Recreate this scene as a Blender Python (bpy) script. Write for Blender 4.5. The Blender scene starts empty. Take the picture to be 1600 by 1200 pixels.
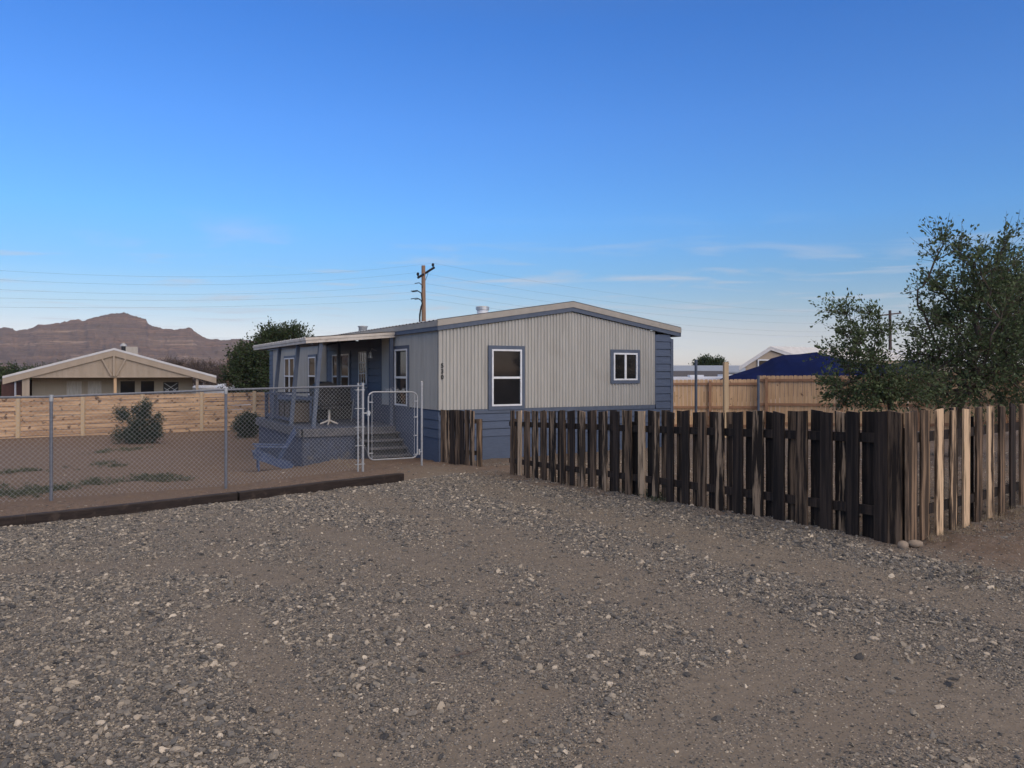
import bpy, math, random
import numpy as np
from mathutils import Vector, Matrix
random.seed(7); RNG = np.random.default_rng(11)
R = math.radians
scene = bpy.context.scene
COL = scene.collection
F = 1200.0; HZ = 583.0; EYE = 1.6           # focal length (px of a 1600 px picture), horizon row, eye height

# ------------------------------------------------------------------ camera, sky, sun, exposure
cam = bpy.data.cameras.new('camera'); camo = bpy.data.objects.new('camera', cam); COL.objects.link(camo)
camo.location = (0, 0, EYE); camo.rotation_euler = (R(90), 0, 0)
cam.sensor_width = 36; cam.lens = 36 * F / 1600; cam.shift_y = -(600 - HZ) / 1600
cam.clip_start = .05; cam.clip_end = 9000
scene.camera = camo
scene.view_settings.view_transform = 'Standard'; scene.view_settings.look = 'None'
scene.view_settings.gamma = 1; scene.view_settings.exposure = 0.55
SUN_EL, SUN_AZ = R(24.0), R(142)              # azimuth clockwise from +Y (view direction): behind the camera, to its right
sd = bpy.data.lights.new('sun', 'SUN'); sd.energy = 1.15; sd.angle = R(45); sd.color = (1, .78, .56)
so = bpy.data.objects.new('sun', sd); COL.objects.link(so)
sv = Vector((math.sin(SUN_AZ) * math.cos(SUN_EL), math.cos(SUN_AZ) * math.cos(SUN_EL), math.sin(SUN_EL)))
so.rotation_euler = sv.to_track_quat('Z', 'Y').to_euler()
w = bpy.data.worlds.new('World'); scene.world = w; w.use_nodes = True
wn = w.node_tree.nodes; wl = w.node_tree.links; wn.clear()
def N(nt, t, **k):
    n = nt.nodes.new(t)
    for a, b in k.items(): setattr(n, a, b)
    return n
wt = w.node_tree
sky = N(wt, 'ShaderNodeTexSky', sky_type='NISHITA'); sky.sun_disc = False
sky.sun_elevation = SUN_EL; sky.sun_rotation = SUN_AZ
sky.air_density = 1.0; sky.dust_density = 1.5; sky.ozone_density = 2.0; sky.altitude = 1500
bg = N(wt, 'ShaderNodeBackground'); wo = N(wt, 'ShaderNodeOutputWorld'); bg.inputs[1].default_value = 0.07
tc = N(wt, 'ShaderNodeTexCoord')
sep = N(wt, 'ShaderNodeSeparateXYZ'); wl.new(tc.outputs['Generated'], sep.inputs[0])
# thin cirrus: long streaks low in the sky (direction divided by height, as on a flat layer high up)
mz = N(wt, 'ShaderNodeMath', operation='MAXIMUM'); mz.inputs[1].default_value = .03; wl.new(sep.outputs[2], mz.inputs[0])
dv = N(wt, 'ShaderNodeVectorMath', operation='DIVIDE'); cb = N(wt, 'ShaderNodeCombineXYZ')
wl.new(mz.outputs[0], cb.inputs[0]); wl.new(mz.outputs[0], cb.inputs[1]); wl.new(mz.outputs[0], cb.inputs[2])
wl.new(tc.outputs['Generated'], dv.inputs[0]); wl.new(cb.outputs[0], dv.inputs[1])
mp = N(wt, 'ShaderNodeMapping'); mp.inputs['Scale'].default_value = (.62, .85, 0); mp.inputs['Rotation'].default_value = (0, 0, R(8)); mp.inputs['Location'].default_value = (7.4, 2.6, 0)
wl.new(dv.outputs[0], mp.inputs[0])
nz = N(wt, 'ShaderNodeTexNoise'); nz.inputs['Scale'].default_value = 1.0; nz.inputs['Detail'].default_value = 7; nz.inputs['Roughness'].default_value = .55; nz.inputs['Distortion'].default_value = .5
wl.new(mp.outputs[0], nz.inputs['Vector'])
cr = N(wt, 'ShaderNodeMapRange'); cr.inputs[1].default_value = .52; cr.inputs[2].default_value = .76; wl.new(nz.outputs[0], cr.inputs[0])
lo = N(wt, 'ShaderNodeMapRange'); lo.inputs[1].default_value = .20; lo.inputs[2].default_value = .13; wl.new(sep.outputs[2], lo.inputs[0])
mu = N(wt, 'ShaderNodeMath', operation='MULTIPLY'); wl.new(cr.outputs[0], mu.inputs[0]); wl.new(lo.outputs[0], mu.inputs[1])
mu2 = N(wt, 'ShaderNodeMath', operation='MULTIPLY'); mu2.inputs[1].default_value = 0.85; wl.new(mu.outputs[0], mu2.inputs[0])
# the clear evening air: the sky's own colour graded with height above the horizon
grd = N(wt, 'ShaderNodeValToRGB'); wl.new(sep.outputs[2], grd.inputs[0]); ge = grd.color_ramp.elements
GR = [(0, (1.22, 1.10, 1.30)), (.019, (1.24, 1.11, 1.31)), (.052, (1.21, 1.03, 1.10)), (.084, (.97, 1.01, 1.09)), (.126, (.70, 1.02, 1.26)), (.191, (.63, 1.17, 1.65)), (.304, (.59, 1.175, 1.91)), (.412, (.465, 1.10, 1.96)), (.64, (1, 1.2, 1.6)), (1, (1, 1.1, 1.3))]
ge[0].position = 0; ge[1].position = 1
for p_, c_ in GR[1:-1]: ge.new(p_)
for e_, (p_, c_) in zip(ge, GR): e_.position = p_; e_.color = (c_[0] / 4, c_[1] / 4, c_[2] / 4, 1)
gs = N(wt, 'ShaderNodeVectorMath', operation='SCALE'); gs.inputs['Scale'].default_value = 4; wl.new(grd.outputs[0], gs.inputs[0])
gm_ = N(wt, 'ShaderNodeVectorMath', operation='MULTIPLY'); wl.new(sky.outputs[0], gm_.inputs[0]); wl.new(gs.outputs[0], gm_.inputs[1])
cmix = N(wt, 'ShaderNodeMix', data_type='RGBA'); wl.new(mu2.outputs[0], cmix.inputs[0])
wl.new(gm_.outputs[0], cmix.inputs[6]); cmix.inputs[7].default_value = (5.6, 6.1, 7.0, 1)
# bright warm veil added to the unseen sky overhead to lift the ambient light
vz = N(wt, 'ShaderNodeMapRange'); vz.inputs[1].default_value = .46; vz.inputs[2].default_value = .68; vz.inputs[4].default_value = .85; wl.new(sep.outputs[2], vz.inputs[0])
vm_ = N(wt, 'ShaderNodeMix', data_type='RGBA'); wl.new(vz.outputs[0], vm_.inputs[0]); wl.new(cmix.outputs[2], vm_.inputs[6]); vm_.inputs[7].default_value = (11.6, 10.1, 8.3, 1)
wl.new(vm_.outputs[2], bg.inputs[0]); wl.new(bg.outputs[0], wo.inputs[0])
SKY = sky

# ------------------------------------------------------------------ frames of reference
def P(X, Y, D): return np.array([(X - 800) / F * D, D, EYE + (HZ - Y) / F * D])
SD = np.array([-.489, .872]); FD = np.array([.872, .489]); P0 = np.array([-1.615, 17.0])
def H(s, t, z):                              # along the long side, along the gable end, height
    q = P0 + SD * s + FD * t
    return np.array([q[0], q[1], z])

# ------------------------------------------------------------------ terrain
CP = [(0,0,0),(0,3,0),(-3,3,-.03),(4,3,.03),(-3,6.5,-.12),(0,7,-.03),(3.52,6.9,.065),(6,9,.08),(10,11,.1),(8,4,.06),(1.75,10.6,-.1),(-.04,14.3,-.27),
 (-.7,15.6,-.29),(-1.6,17,-.37),(4.2,20.3,-.33),(2.5,15,-.22),(6,14,-.1),(-1.82,15.5,-.25),(-2.8,14.5,-.24),(-4.84,13,-.35),(-7.14,11.9,-.38),
 (-6.5,9.8,-.35),(-4.06,11.3,-.28),(-1.88,13.1,-.24),(-5,18.1,-.63),(-3.2,18.3,-.42),(-5.5,16.6,-.5),(-18.7,28,-.73),(-12.9,32,-.8),(-8,26,-.75),(-12,20,-.62),
 (-12,8,-.35),(-20,18,-.6),(-20,0,-.3),(-17,45,-1.1),(0,45,-1.0),(20,45,-.8),(12,28,-.43),(6,28,-.43),(22,28,-.4),(20,12,0),(20,0,.1),(0,-15,.05),
 (-60,60,-1.4),(0,80,-1.3),(60,60,-1.2),(60,0,0),(-60,0,-1)]
CP = np.array(CP, float)
def _k(r2): return np.sqrt(r2 + 1.2)
_n = len(CP); _A = np.zeros((_n + 3, _n + 3)); _d = CP[:, None, :2] - CP[None, :, :2]
_A[:_n, :_n] = _k((_d**2).sum(2)) - np.eye(_n) * .12; _A[:_n, _n] = 1; _A[:_n, _n+1:] = CP[:, :2]; _A[_n:, :_n] = _A[:_n, _n:].T
_W = np.linalg.solve(_A, np.concatenate([CP[:, 2], [0, 0, 0]]))
def ground(x, y):
    x = np.atleast_1d(np.asarray(x, float)); y = np.atleast_1d(np.asarray(y, float)); sh = x.shape
    xf, yf = x.ravel(), y.ravel(); out = np.zeros(xf.size)
    for a in range(0, xf.size, 40000):
        xx, yy = xf[a:a+40000], yf[a:a+40000]
        r2 = (xx[:, None] - CP[:, 0])**2 + (yy[:, None] - CP[:, 1])**2
        out[a:a+40000] = _k(r2) @ _W[:_n] + _W[_n] + _W[_n+1] * xx + _W[_n+2] * yy
    d = np.hypot(xf, yf); m = np.clip((d - 50) / 40, 0, 1); m = m * m * (3 - 2 * m)
    return (out * (1 - m) + (-1.4) * m).reshape(sh)
def gz(x, y): return float(ground(x, y)[0])
def G(X, Y):                                 # the ground point seen at a picture position
    D = 6.0
    for _ in range(12):
        x = (X - 800) / F * D; D = (EYE - gz(x, D)) * F / (Y - HZ); D = min(max(D, 1), 80)
    return np.array([(X - 800) / F * D, D])
_perm = RNG.random((256, 256))
def vnoise(x, y):
    xi = np.floor(x).astype(int); yi = np.floor(y).astype(int); fx = x - xi; fy = y - yi
    fx = fx * fx * (3 - 2 * fx); fy = fy * fy * (3 - 2 * fy)
    a = _perm[xi % 256, yi % 256]; b = _perm[(xi+1) % 256, yi % 256]; c = _perm[xi % 256, (yi+1) % 256]; e = _perm[(xi+1) % 256, (yi+1) % 256]
    return a*(1-fx)*(1-fy) + b*fx*(1-fy) + c*(1-fx)*fy + e*fx*fy
def fbm(x, y, o=4):
    s = 0; a = .5; t = 0
    for i in range(o):
        s = s + a * vnoise(x * 2**i + 17 * i, y * 2**i + 31 * i); t += a; a *= .5
    return s / t

# ------------------------------------------------------------------ mesh helpers
class MB:
    def __init__(s): s.v = []; s.f = []
    def add(s, vs, fs):
        b = len(s.v); s.v += [tuple(float(c) for c in p) for p in vs]; s.f += [tuple(b + i for i in f) for f in fs]; return s
    def hexa(s, b4, t4):
        return s.add(list(b4) + list(t4), [(3,2,1,0),(4,5,6,7),(0,1,5,4),(1,2,6,5),(2,3,7,6),(3,0,4,7)])
    def box(s, c, sz, rz=0, ax=None):        # centre, size; ax = 3 axis vectors
        c = np.array(c, float)
        if ax is None:
            ca, sa = math.cos(rz), math.sin(rz); ax = (np.array([ca, sa, 0]), np.array([-sa, ca, 0]), np.array([0, 0, 1.]))
        h = [np.array(ax[i], float) * sz[i] / 2 for i in range(3)]
        q = [c + a * h[0] + b * h[1] + d * h[2] for d in (-1, 1) for a, b in ((-1, -1), (1, -1), (1, 1), (-1, 1))]
        return s.hexa(q[:4], q[4:])
    def bar(s, a, b, wd, hd, up=(0, 0, 1)):  # a beam from a to b
        a = np.array(a, float); b = np.array(b, float); d = b - a; L = np.linalg.norm(d); d /= L
        u = np.array(up, float); sx = np.cross(d, u); sx /= np.linalg.norm(sx); u = np.cross(sx, d)
        return s.box((a + b) / 2, (L, wd, hd), ax=(d, sx, u))
    def tube(s, pts, r, n=6, caps=True):
        pts = [np.array(p, float) for p in pts]; rs = r if hasattr(r, '__len__') else [r] * len(pts); b = len(s.v)
        for i, p in enumerate(pts):
            d = pts[min(i+1, len(pts)-1)] - pts[max(i-1, 0)]; d = d / (np.linalg.norm(d) + 1e-9)
            u = np.array([0, 0, 1.]) if abs(d[2]) < .9 else np.array([1., 0, 0])
            e = np.cross(d, u); e /= np.linalg.norm(e); g = np.cross(d, e)
            for k in range(n):
                a = 2 * math.pi * k / n; q = p + rs[i] * (e * math.cos(a) + g * math.sin(a)); s.v.append(tuple(map(float, q)))
        for i in range(len(pts) - 1):
            for k in range(n):
                s.f.append((b+i*n+k, b+i*n+(k+1) % n, b+(i+1)*n+(k+1) % n, b+(i+1)*n+k))
        if caps:
            s.f.append(tuple(b + k for k in range(n))[::-1]); e = b + (len(pts)-1)*n; s.f.append(tuple(e + k for k in range(n)))
        return s
    def sheet(s, rows):                      # rows of points, lofted
        b = len(s.v); m = len(rows[0])
        for r in rows: s.v += [tuple(map(float, p)) for p in r]
        for i in range(len(rows)-1):
            for j in range(m-1): s.f.append((b+i*m+j, b+i*m+j+1, b+(i+1)*m+j+1, b+(i+1)*m+j))
        return s
    def build(s, name, mat, parent=None, smooth=False, bevel=0, kind=None):
        off = np.array(parent['_w']) if parent is not None else np.zeros(3)
        me = bpy.data.meshes.new(name); me.from_pydata([tuple(np.array(p) - off) for p in s.v], [], s.f); me.update()
        o = bpy.data.objects.new(name, me); COL.objects.link(o); me.materials.append(mat)
        if smooth: me.polygons.foreach_set('use_smooth', [True] * len(me.polygons))
        if parent is not None: o.parent = parent; o['_w'] = list(off)
        else: o['_w'] = [0, 0, 0]
        if bevel:
            m = o.modifiers.new('bevel', 'BEVEL'); m.width = bevel; m.segments = 2; m.limit_method = 'ANGLE'
        if kind: o['kind'] = kind
        return o
def fast(name, V, Fc, mat, parent=None, k=4, smooth=False, attrs=None):      # numpy arrays straight to a mesh
    V = np.asarray(V, np.float32); off = np.array(parent['_w'], np.float32) if parent is not None else np.zeros(3, np.float32); V = V - off
    me = bpy.data.meshes.new(name); me.vertices.add(len(V)); me.vertices.foreach_set('co', V.ravel())
    n = len(Fc); me.loops.add(n * k); me.loops.foreach_set('vertex_index', np.asarray(Fc, np.int32).ravel())
    me.polygons.add(n); me.polygons.foreach_set('loop_start', np.arange(0, n*k, k, dtype=np.int32)); me.polygons.foreach_set('loop_total', np.full(n, k, np.int32))
    if smooth: me.polygons.foreach_set('use_smooth', np.ones(n, bool))
    for a, d in (attrs or {}).items():
        at = me.attributes.new(a, 'FLOAT', 'POINT'); at.data.foreach_set('value', np.asarray(d, np.float32).ravel())
    me.update(calc_edges=True); me.validate()
    o = bpy.data.objects.new(name, me); COL.objects.link(o); me.materials.append(mat)
    if parent is not None: o.parent = parent
    o['_w'] = list(map(float, off)); return o
def thing(name, label, cat, loc, group=None):
    o = bpy.data.objects.new(name, None); COL.objects.link(o); o.location = tuple(map(float, loc)); o.empty_display_size = .2
    o['_w'] = [float(c) for c in loc]; o['label'] = label; o['category'] = cat
    if group: o['group'] = group
    return o
def tag(o, label=None, cat=None, group=None, kind=None):
    for k, v in (('label', label), ('category', cat), ('group', group), ('kind', kind)):
        if v: o[k] = v
    return o

# ------------------------------------------------------------------ materials
def mat(name, c1, c2=None, scale=6, rough=.8, bump=.15, stretch=(1, 1, 1), detail=6, metal=0, lo=.35, hi=.65, bdist=.01, spec=.3, rnd=0.0, fine=0, spots=None):
    m = bpy.data.materials.new(name); m.use_nodes = True; nt = m.node_tree; L = nt.links
    b = nt.nodes['Principled BSDF']; b.inputs['Roughness'].default_value = rough; b.inputs['Metallic'].default_value = metal
    b.inputs['Specular IOR Level'].default_value = spec
    if c2 is None: c2 = tuple(c * .8 for c in c1)
    t = N(nt, 'ShaderNodeTexCoord'); mpp = N(nt, 'ShaderNodeMapping'); mpp.inputs['Scale'].default_value = stretch
    L.new(t.outputs['Object'], mpp.inputs[0])
    vec = mpp.outputs[0]
    oi = N(nt, 'ShaderNodeObjectInfo')
    if rnd:
        ad = N(nt, 'ShaderNodeVectorMath', operation='ADD'); sc = N(nt, 'ShaderNodeVectorMath', operation='SCALE')
        cx = N(nt, 'ShaderNodeCombineXYZ'); L.new(oi.outputs['Random'], cx.inputs[0]); L.new(oi.outputs['Random'], cx.inputs[1]); sc.inputs['Scale'].default_value = 37
        L.new(cx.outputs[0], sc.inputs[0]); L.new(vec, ad.inputs[0]); L.new(sc.outputs[0], ad.inputs[1]); vec = ad.outputs[0]
    n = N(nt, 'ShaderNodeTexNoise'); n.inputs['Scale'].default_value = scale; n.inputs['Detail'].default_value = detail; n.inputs['Roughness'].default_value = .62
    L.new(vec, n.inputs['Vector'])
    r = N(nt, 'ShaderNodeMapRange'); r.inputs[1].default_value = lo; r.inputs[2].default_value = hi; L.new(n.outputs[0], r.inputs[0])
    fac = r.outputs[0]
    if rnd:
        a2 = N(nt, 'ShaderNodeMath', operation='MULTIPLY_ADD'); L.new(oi.outputs['Random'], a2.inputs[0]); a2.inputs[1].default_value = rnd; a2.inputs[2].default_value = -rnd/2
        a3 = N(nt, 'ShaderNodeMath', operation='ADD', use_clamp=True); L.new(a2.outputs[0], a3.inputs[0]); L.new(fac, a3.inputs[1]); fac = a3.outputs[0]
    mx = N(nt, 'ShaderNodeMix', data_type='RGBA'); mx.inputs[6].default_value = (*c1, 1); mx.inputs[7].default_value = (*c2, 1); L.new(fac, mx.inputs[0])
    out = mx.outputs[2]
    if spots:
        n2 = N(nt, 'ShaderNodeTexNoise'); n2.inputs['Scale'].default_value = spots[0]; n2.inputs['Detail'].default_value = 3; L.new(t.outputs['Object'], n2.inputs['Vector'])
        r2 = N(nt, 'ShaderNodeMapRange'); r2.inputs[1].default_value = spots[1]; r2.inputs[2].default_value = spots[1] + spots[3]; L.new(n2.outputs[0], r2.inputs[0])
        m2 = N(nt, 'ShaderNodeMix', data_type='RGBA'); m2.inputs[7].default_value = (*spots[2], 1); L.new(out, m2.inputs[6]); L.new(r2.outputs[0], m2.inputs[0]); out = m2.outputs[2]
    L.new(out, b.inputs['Base Color'])
    if bump:
        bp = N(nt, 'ShaderNodeBump'); bp.inputs['Strength'].default_value = bump; bp.inputs['Distance'].default_value = bdist
        src = n.outputs[0]
        if fine:
            n3 = N(nt, 'ShaderNodeTexNoise'); n3.inputs['Scale'].default_value = fine; n3.inputs['Detail'].default_value = 4; L.new(mpp.outputs[0], n3.inputs['Vector']); src = n3.outputs[0]
        L.new(src, bp.inputs['Height']); L.new(bp.outputs[0], b.inputs['Normal'])
    return m
def leafmat(name, c1, c2, trans=.25):
    m = bpy.data.materials.new(name); m.use_nodes = True; nt = m.node_tree; L = nt.links; b = nt.nodes['Principled BSDF']
    t = N(nt, 'ShaderNodeAttribute'); t.attribute_name = 'tint'
    mx = N(nt, 'ShaderNodeMix', data_type='RGBA'); mx.inputs[6].default_value = (*c1, 1); mx.inputs[7].default_value = (*c2, 1); L.new(t.outputs['Fac'], mx.inputs[0])
    L.new(mx.outputs[2], b.inputs['Base Color']); b.inputs['Roughness'].default_value = .55; b.inputs['Specular IOR Level'].default_value = .25
    tr = N(nt, 'ShaderNodeBsdfTranslucent'); L.new(mx.outputs[2], tr.inputs[0]); ms = N(nt, 'ShaderNodeMixShader'); ms.inputs[0].default_value = trans
    L.new(b.outputs[0], ms.inputs[1]); L.new(tr.outputs[0], ms.inputs[2]); L.new(ms.outputs[0], nt.nodes['Material Output'].inputs[0])
    return m
M = {}
M['beige'] = mat('beige_metal_siding', (.43, .42, .385), (.36, .35, .32), scale=2.2, rough=.55, bump=.1, stretch=(3.2, 3.2, .35), detail=8, spec=.35, spots=(1.3, .60, (.345, .33, .295), .25))
M['blue'] = mat('slate_blue_paint', (.085, .112, .168), (.068, .09, .138), scale=5, rough=.62, bump=.2, stretch=(1, 1, 8), spec=.3, bdist=.004)
M['bluetrim'] = mat('slate_blue_trim_paint', (.095, .118, .165), (.075, .095, .135), scale=8, rough=.6, bump=.1)
M['deckblue'] = mat('worn_blue_deck_paint', (.072, .09, .140), (.055, .063, .088), scale=9, rough=.8, bump=.3, spots=(3.0, .64, (.13, .12, .115), .15))
M['deckgrey'] = mat('weathered_step_timber', (.13, .125, .13), (.075, .08, .095), scale=7, rough=.85, bump=.4)
M['white'] = mat('white_vinyl', (.72, .74, .76), (.62, .63, .65), scale=9, rough=.45, bump=.03)
M['cream'] = mat('cream_trim_paint', (.62, .57, .50), (.50, .45, .39), scale=4, rough=.6, bump=.1, spots=(6, .62, (.42, .36, .30), .15))
M['roof'] = mat('galvanised_roof', (.42, .45, .50), (.34, .37, .42), scale=2, rough=.38, bump=.05, metal=.6)
M['roofedge'] = mat('beige_roof_edge', (.36, .33, .29), (.31, .285, .25), scale=6, rough=.6, bump=.05)
M['soffit'] = mat('porch_ceiling_board', (.34, .31, .28), (.27, .25, .23), scale=4, rough=.8)
M['glass'] = mat('dark_window_glass', (.010, .011, .013), (.014, .014, .016), scale=3, rough=.06, bump=.02, spec=.22, bdist=.002)
M['curtain'] = mat('pale_window_blind', (.42, .40, .36), (.3, .29, .26), scale=20, stretch=(1, 1, .1), rough=.9)
M['galv'] = mat('galvanised_steel', (.50, .52, .54), (.36, .38, .40), scale=25, rough=.45, bump=.05, metal=.55)
M['postgalv'] = mat('dull_grey_steel', (.17, .185, .215), (.12, .13, .155), scale=25, rough=.5, bump=.05, metal=.2)
M['brightgalv'] = mat('bright_galvanised_steel', (.44, .45, .46), (.33, .34, .35), scale=25, rough=.42, bump=.05, metal=.35)
M['black'] = mat('black_metal_or_fabric', (.012, .013, .016), (.02, .021, .024), scale=10, rough=.6)
M['brownbox'] = mat('brown_wicker', (.12, .10, .085), (.07, .058, .05), scale=30, rough=.8, bump=.4, stretch=(1, 1, 3))
M['tie'] = mat('dark_creosote_timber', (.035, .025, .021), (.018, .013, .012), scale=5, rough=.85, bump=.5, stretch=(1, 1, 6), spots=(7, .6, (.055, .04, .033), .12))
def wood(n, dark, light, lo, hi, rnd=.5, sx=24, **k): return mat(n, dark, light, scale=1.0, stretch=(sx, sx, 1.1), detail=5, lo=lo, hi=hi, rough=.88, bump=.7, rnd=rnd, bdist=.012, spec=.2, **k)
M['pk_dark'] = wood('blackened_picket', (.017, .014, .013), (.065, .047, .037), .42, .68, .35)
M['pk_mid'] = wood('weathered_brown_picket', (.030, .022, .017), (.25, .168, .108), .43, .62, .4, 19)
M['pk_light'] = wood('bare_streaked_picket', (.035, .024, .018), (.60, .43, .275), .38, .50, .22, 13)
M['pk_half'] = wood('half_bare_picket', (.022, .017, .014), (.42, .295, .19), .49, .57, .3, 15)
M['cedar'] = mat('new_cedar_board', (.64, .44, .26), (.45, .295, .165), scale=1, stretch=(16, 16, 1), rough=.8, bump=.3, rnd=.5, detail=4, spots=(7, .66, (.17, .095, .055), .06))
M['cedarrail'] = mat('reddish_cedar_rail', (.36, .21, .125), (.27, .15, .09), scale=4, rough=.8)
M['paleboard'] = mat('pale_pine_post', (.55, .42, .27), (.47, .35, .22), scale=1, stretch=(20, 20, 1), rough=.8, bump=.2)
M['plank'] = mat('pale_horizontal_plank', (.62, .42, .255), (.34, .215, .13), scale=1, stretch=(.7, .7, 9), rough=.82, bump=.3, rnd=.3, detail=6, lo=.40, hi=.62, spots=(5, .60, (.14, .085, .055), .07))
M['stone'] = mat('corner_stone', (.33, .26, .20), (.20, .165, .13), scale=9, rough=.9, bump=.4)
M['tan'] = mat('tan_house_paint', (.38, .31, .24), (.33, .27, .205), scale=3, rough=.75, stretch=(1, 1, .3))
M['tanwall'] = mat('pale_tan_siding', (.30, .265, .21), (.26, .23, .18), scale=6, rough=.8, stretch=(8, 8, .3))
M['whiteroof'] = mat('white_painted_metal', (.58, .58, .58), (.50, .50, .50), scale=3, rough=.5, bump=.05)
M['greyroof'] = mat('grey_metal_roof', (.30, .33, .37), (.26, .28, .31), scale=3, rough=.5)
M['darkroof'] = mat('dark_shingle', (.10, .095, .10), (.07, .065, .07), scale=9, rough=.9)
M['rust'] = mat('brick_red_paint', (.12, .06, .05), (.08, .045, .04), scale=6, rough=.8)
M['tarp'] = mat('navy_tarpaulin', (.004, .011, .065), (.003, .008, .045), scale=1.5, rough=.9, bump=.35, bdist=.06, spec=.08)
M['pole'] = mat('brown_pole_wood', (.34, .22, .15), (.20, .125, .09), scale=1, stretch=(9, 9, .6), rough=.9, bump=.3)
M['darkpole'] = mat('dark_pole_wood', (.10, .075, .07), (.07, .05, .05), scale=1, stretch=(9, 9, .6), rough=.9)
M['wire'] = mat('dark_wire', (.16, .18, .22), rough=.6, bump=0)
M['arm'] = mat('dark_crossarm', (.012, .014, .02), rough=.8, bump=0)
M['bark'] = mat('grey_brown_bark', (.095, .075, .06), (.055, .042, .035), scale=7, stretch=(3, 3, .8), rough=.95, bump=.6)
M['twig'] = mat('bare_brown_twigs', (.13, .10, .09), (.09, .07, .065), rough=.95)
M['leaf'] = leafmat('elm_leaves', (.045, .066, .032), (.125, .168, .075), .28)
M['leafd'] = leafmat('dark_leaves', (.022, .036, .016), (.062, .092, .034), .18)
M['juniper'] = leafmat('bush_needles', (.018, .032, .024), (.05, .075, .048), .1)
M['weed'] = leafmat('grey_green_weed', (.05, .066, .042), (.115, .12, .078), .15)
M['dry'] = leafmat('dry_grass', (.28, .22, .14), (.40, .33, .22), .2)
M['carblue'] = mat('blue_car_paint', (.02, .06, .22), rough=.3, bump=0, spec=.6)
M['rv'] = mat('white_trailer_skin', (.66, .68, .72), (.56, .58, .62), scale=2, rough=.5, bump=0)
M['tyre'] = mat('tyre_rubber', (.02, .02, .02), rough=.9, bump=0)
M['adir'] = mat('faded_blue_chair_paint', (.07, .10, .185), (.05, .07, .125), scale=9, rough=.7, bump=.2)

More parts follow.
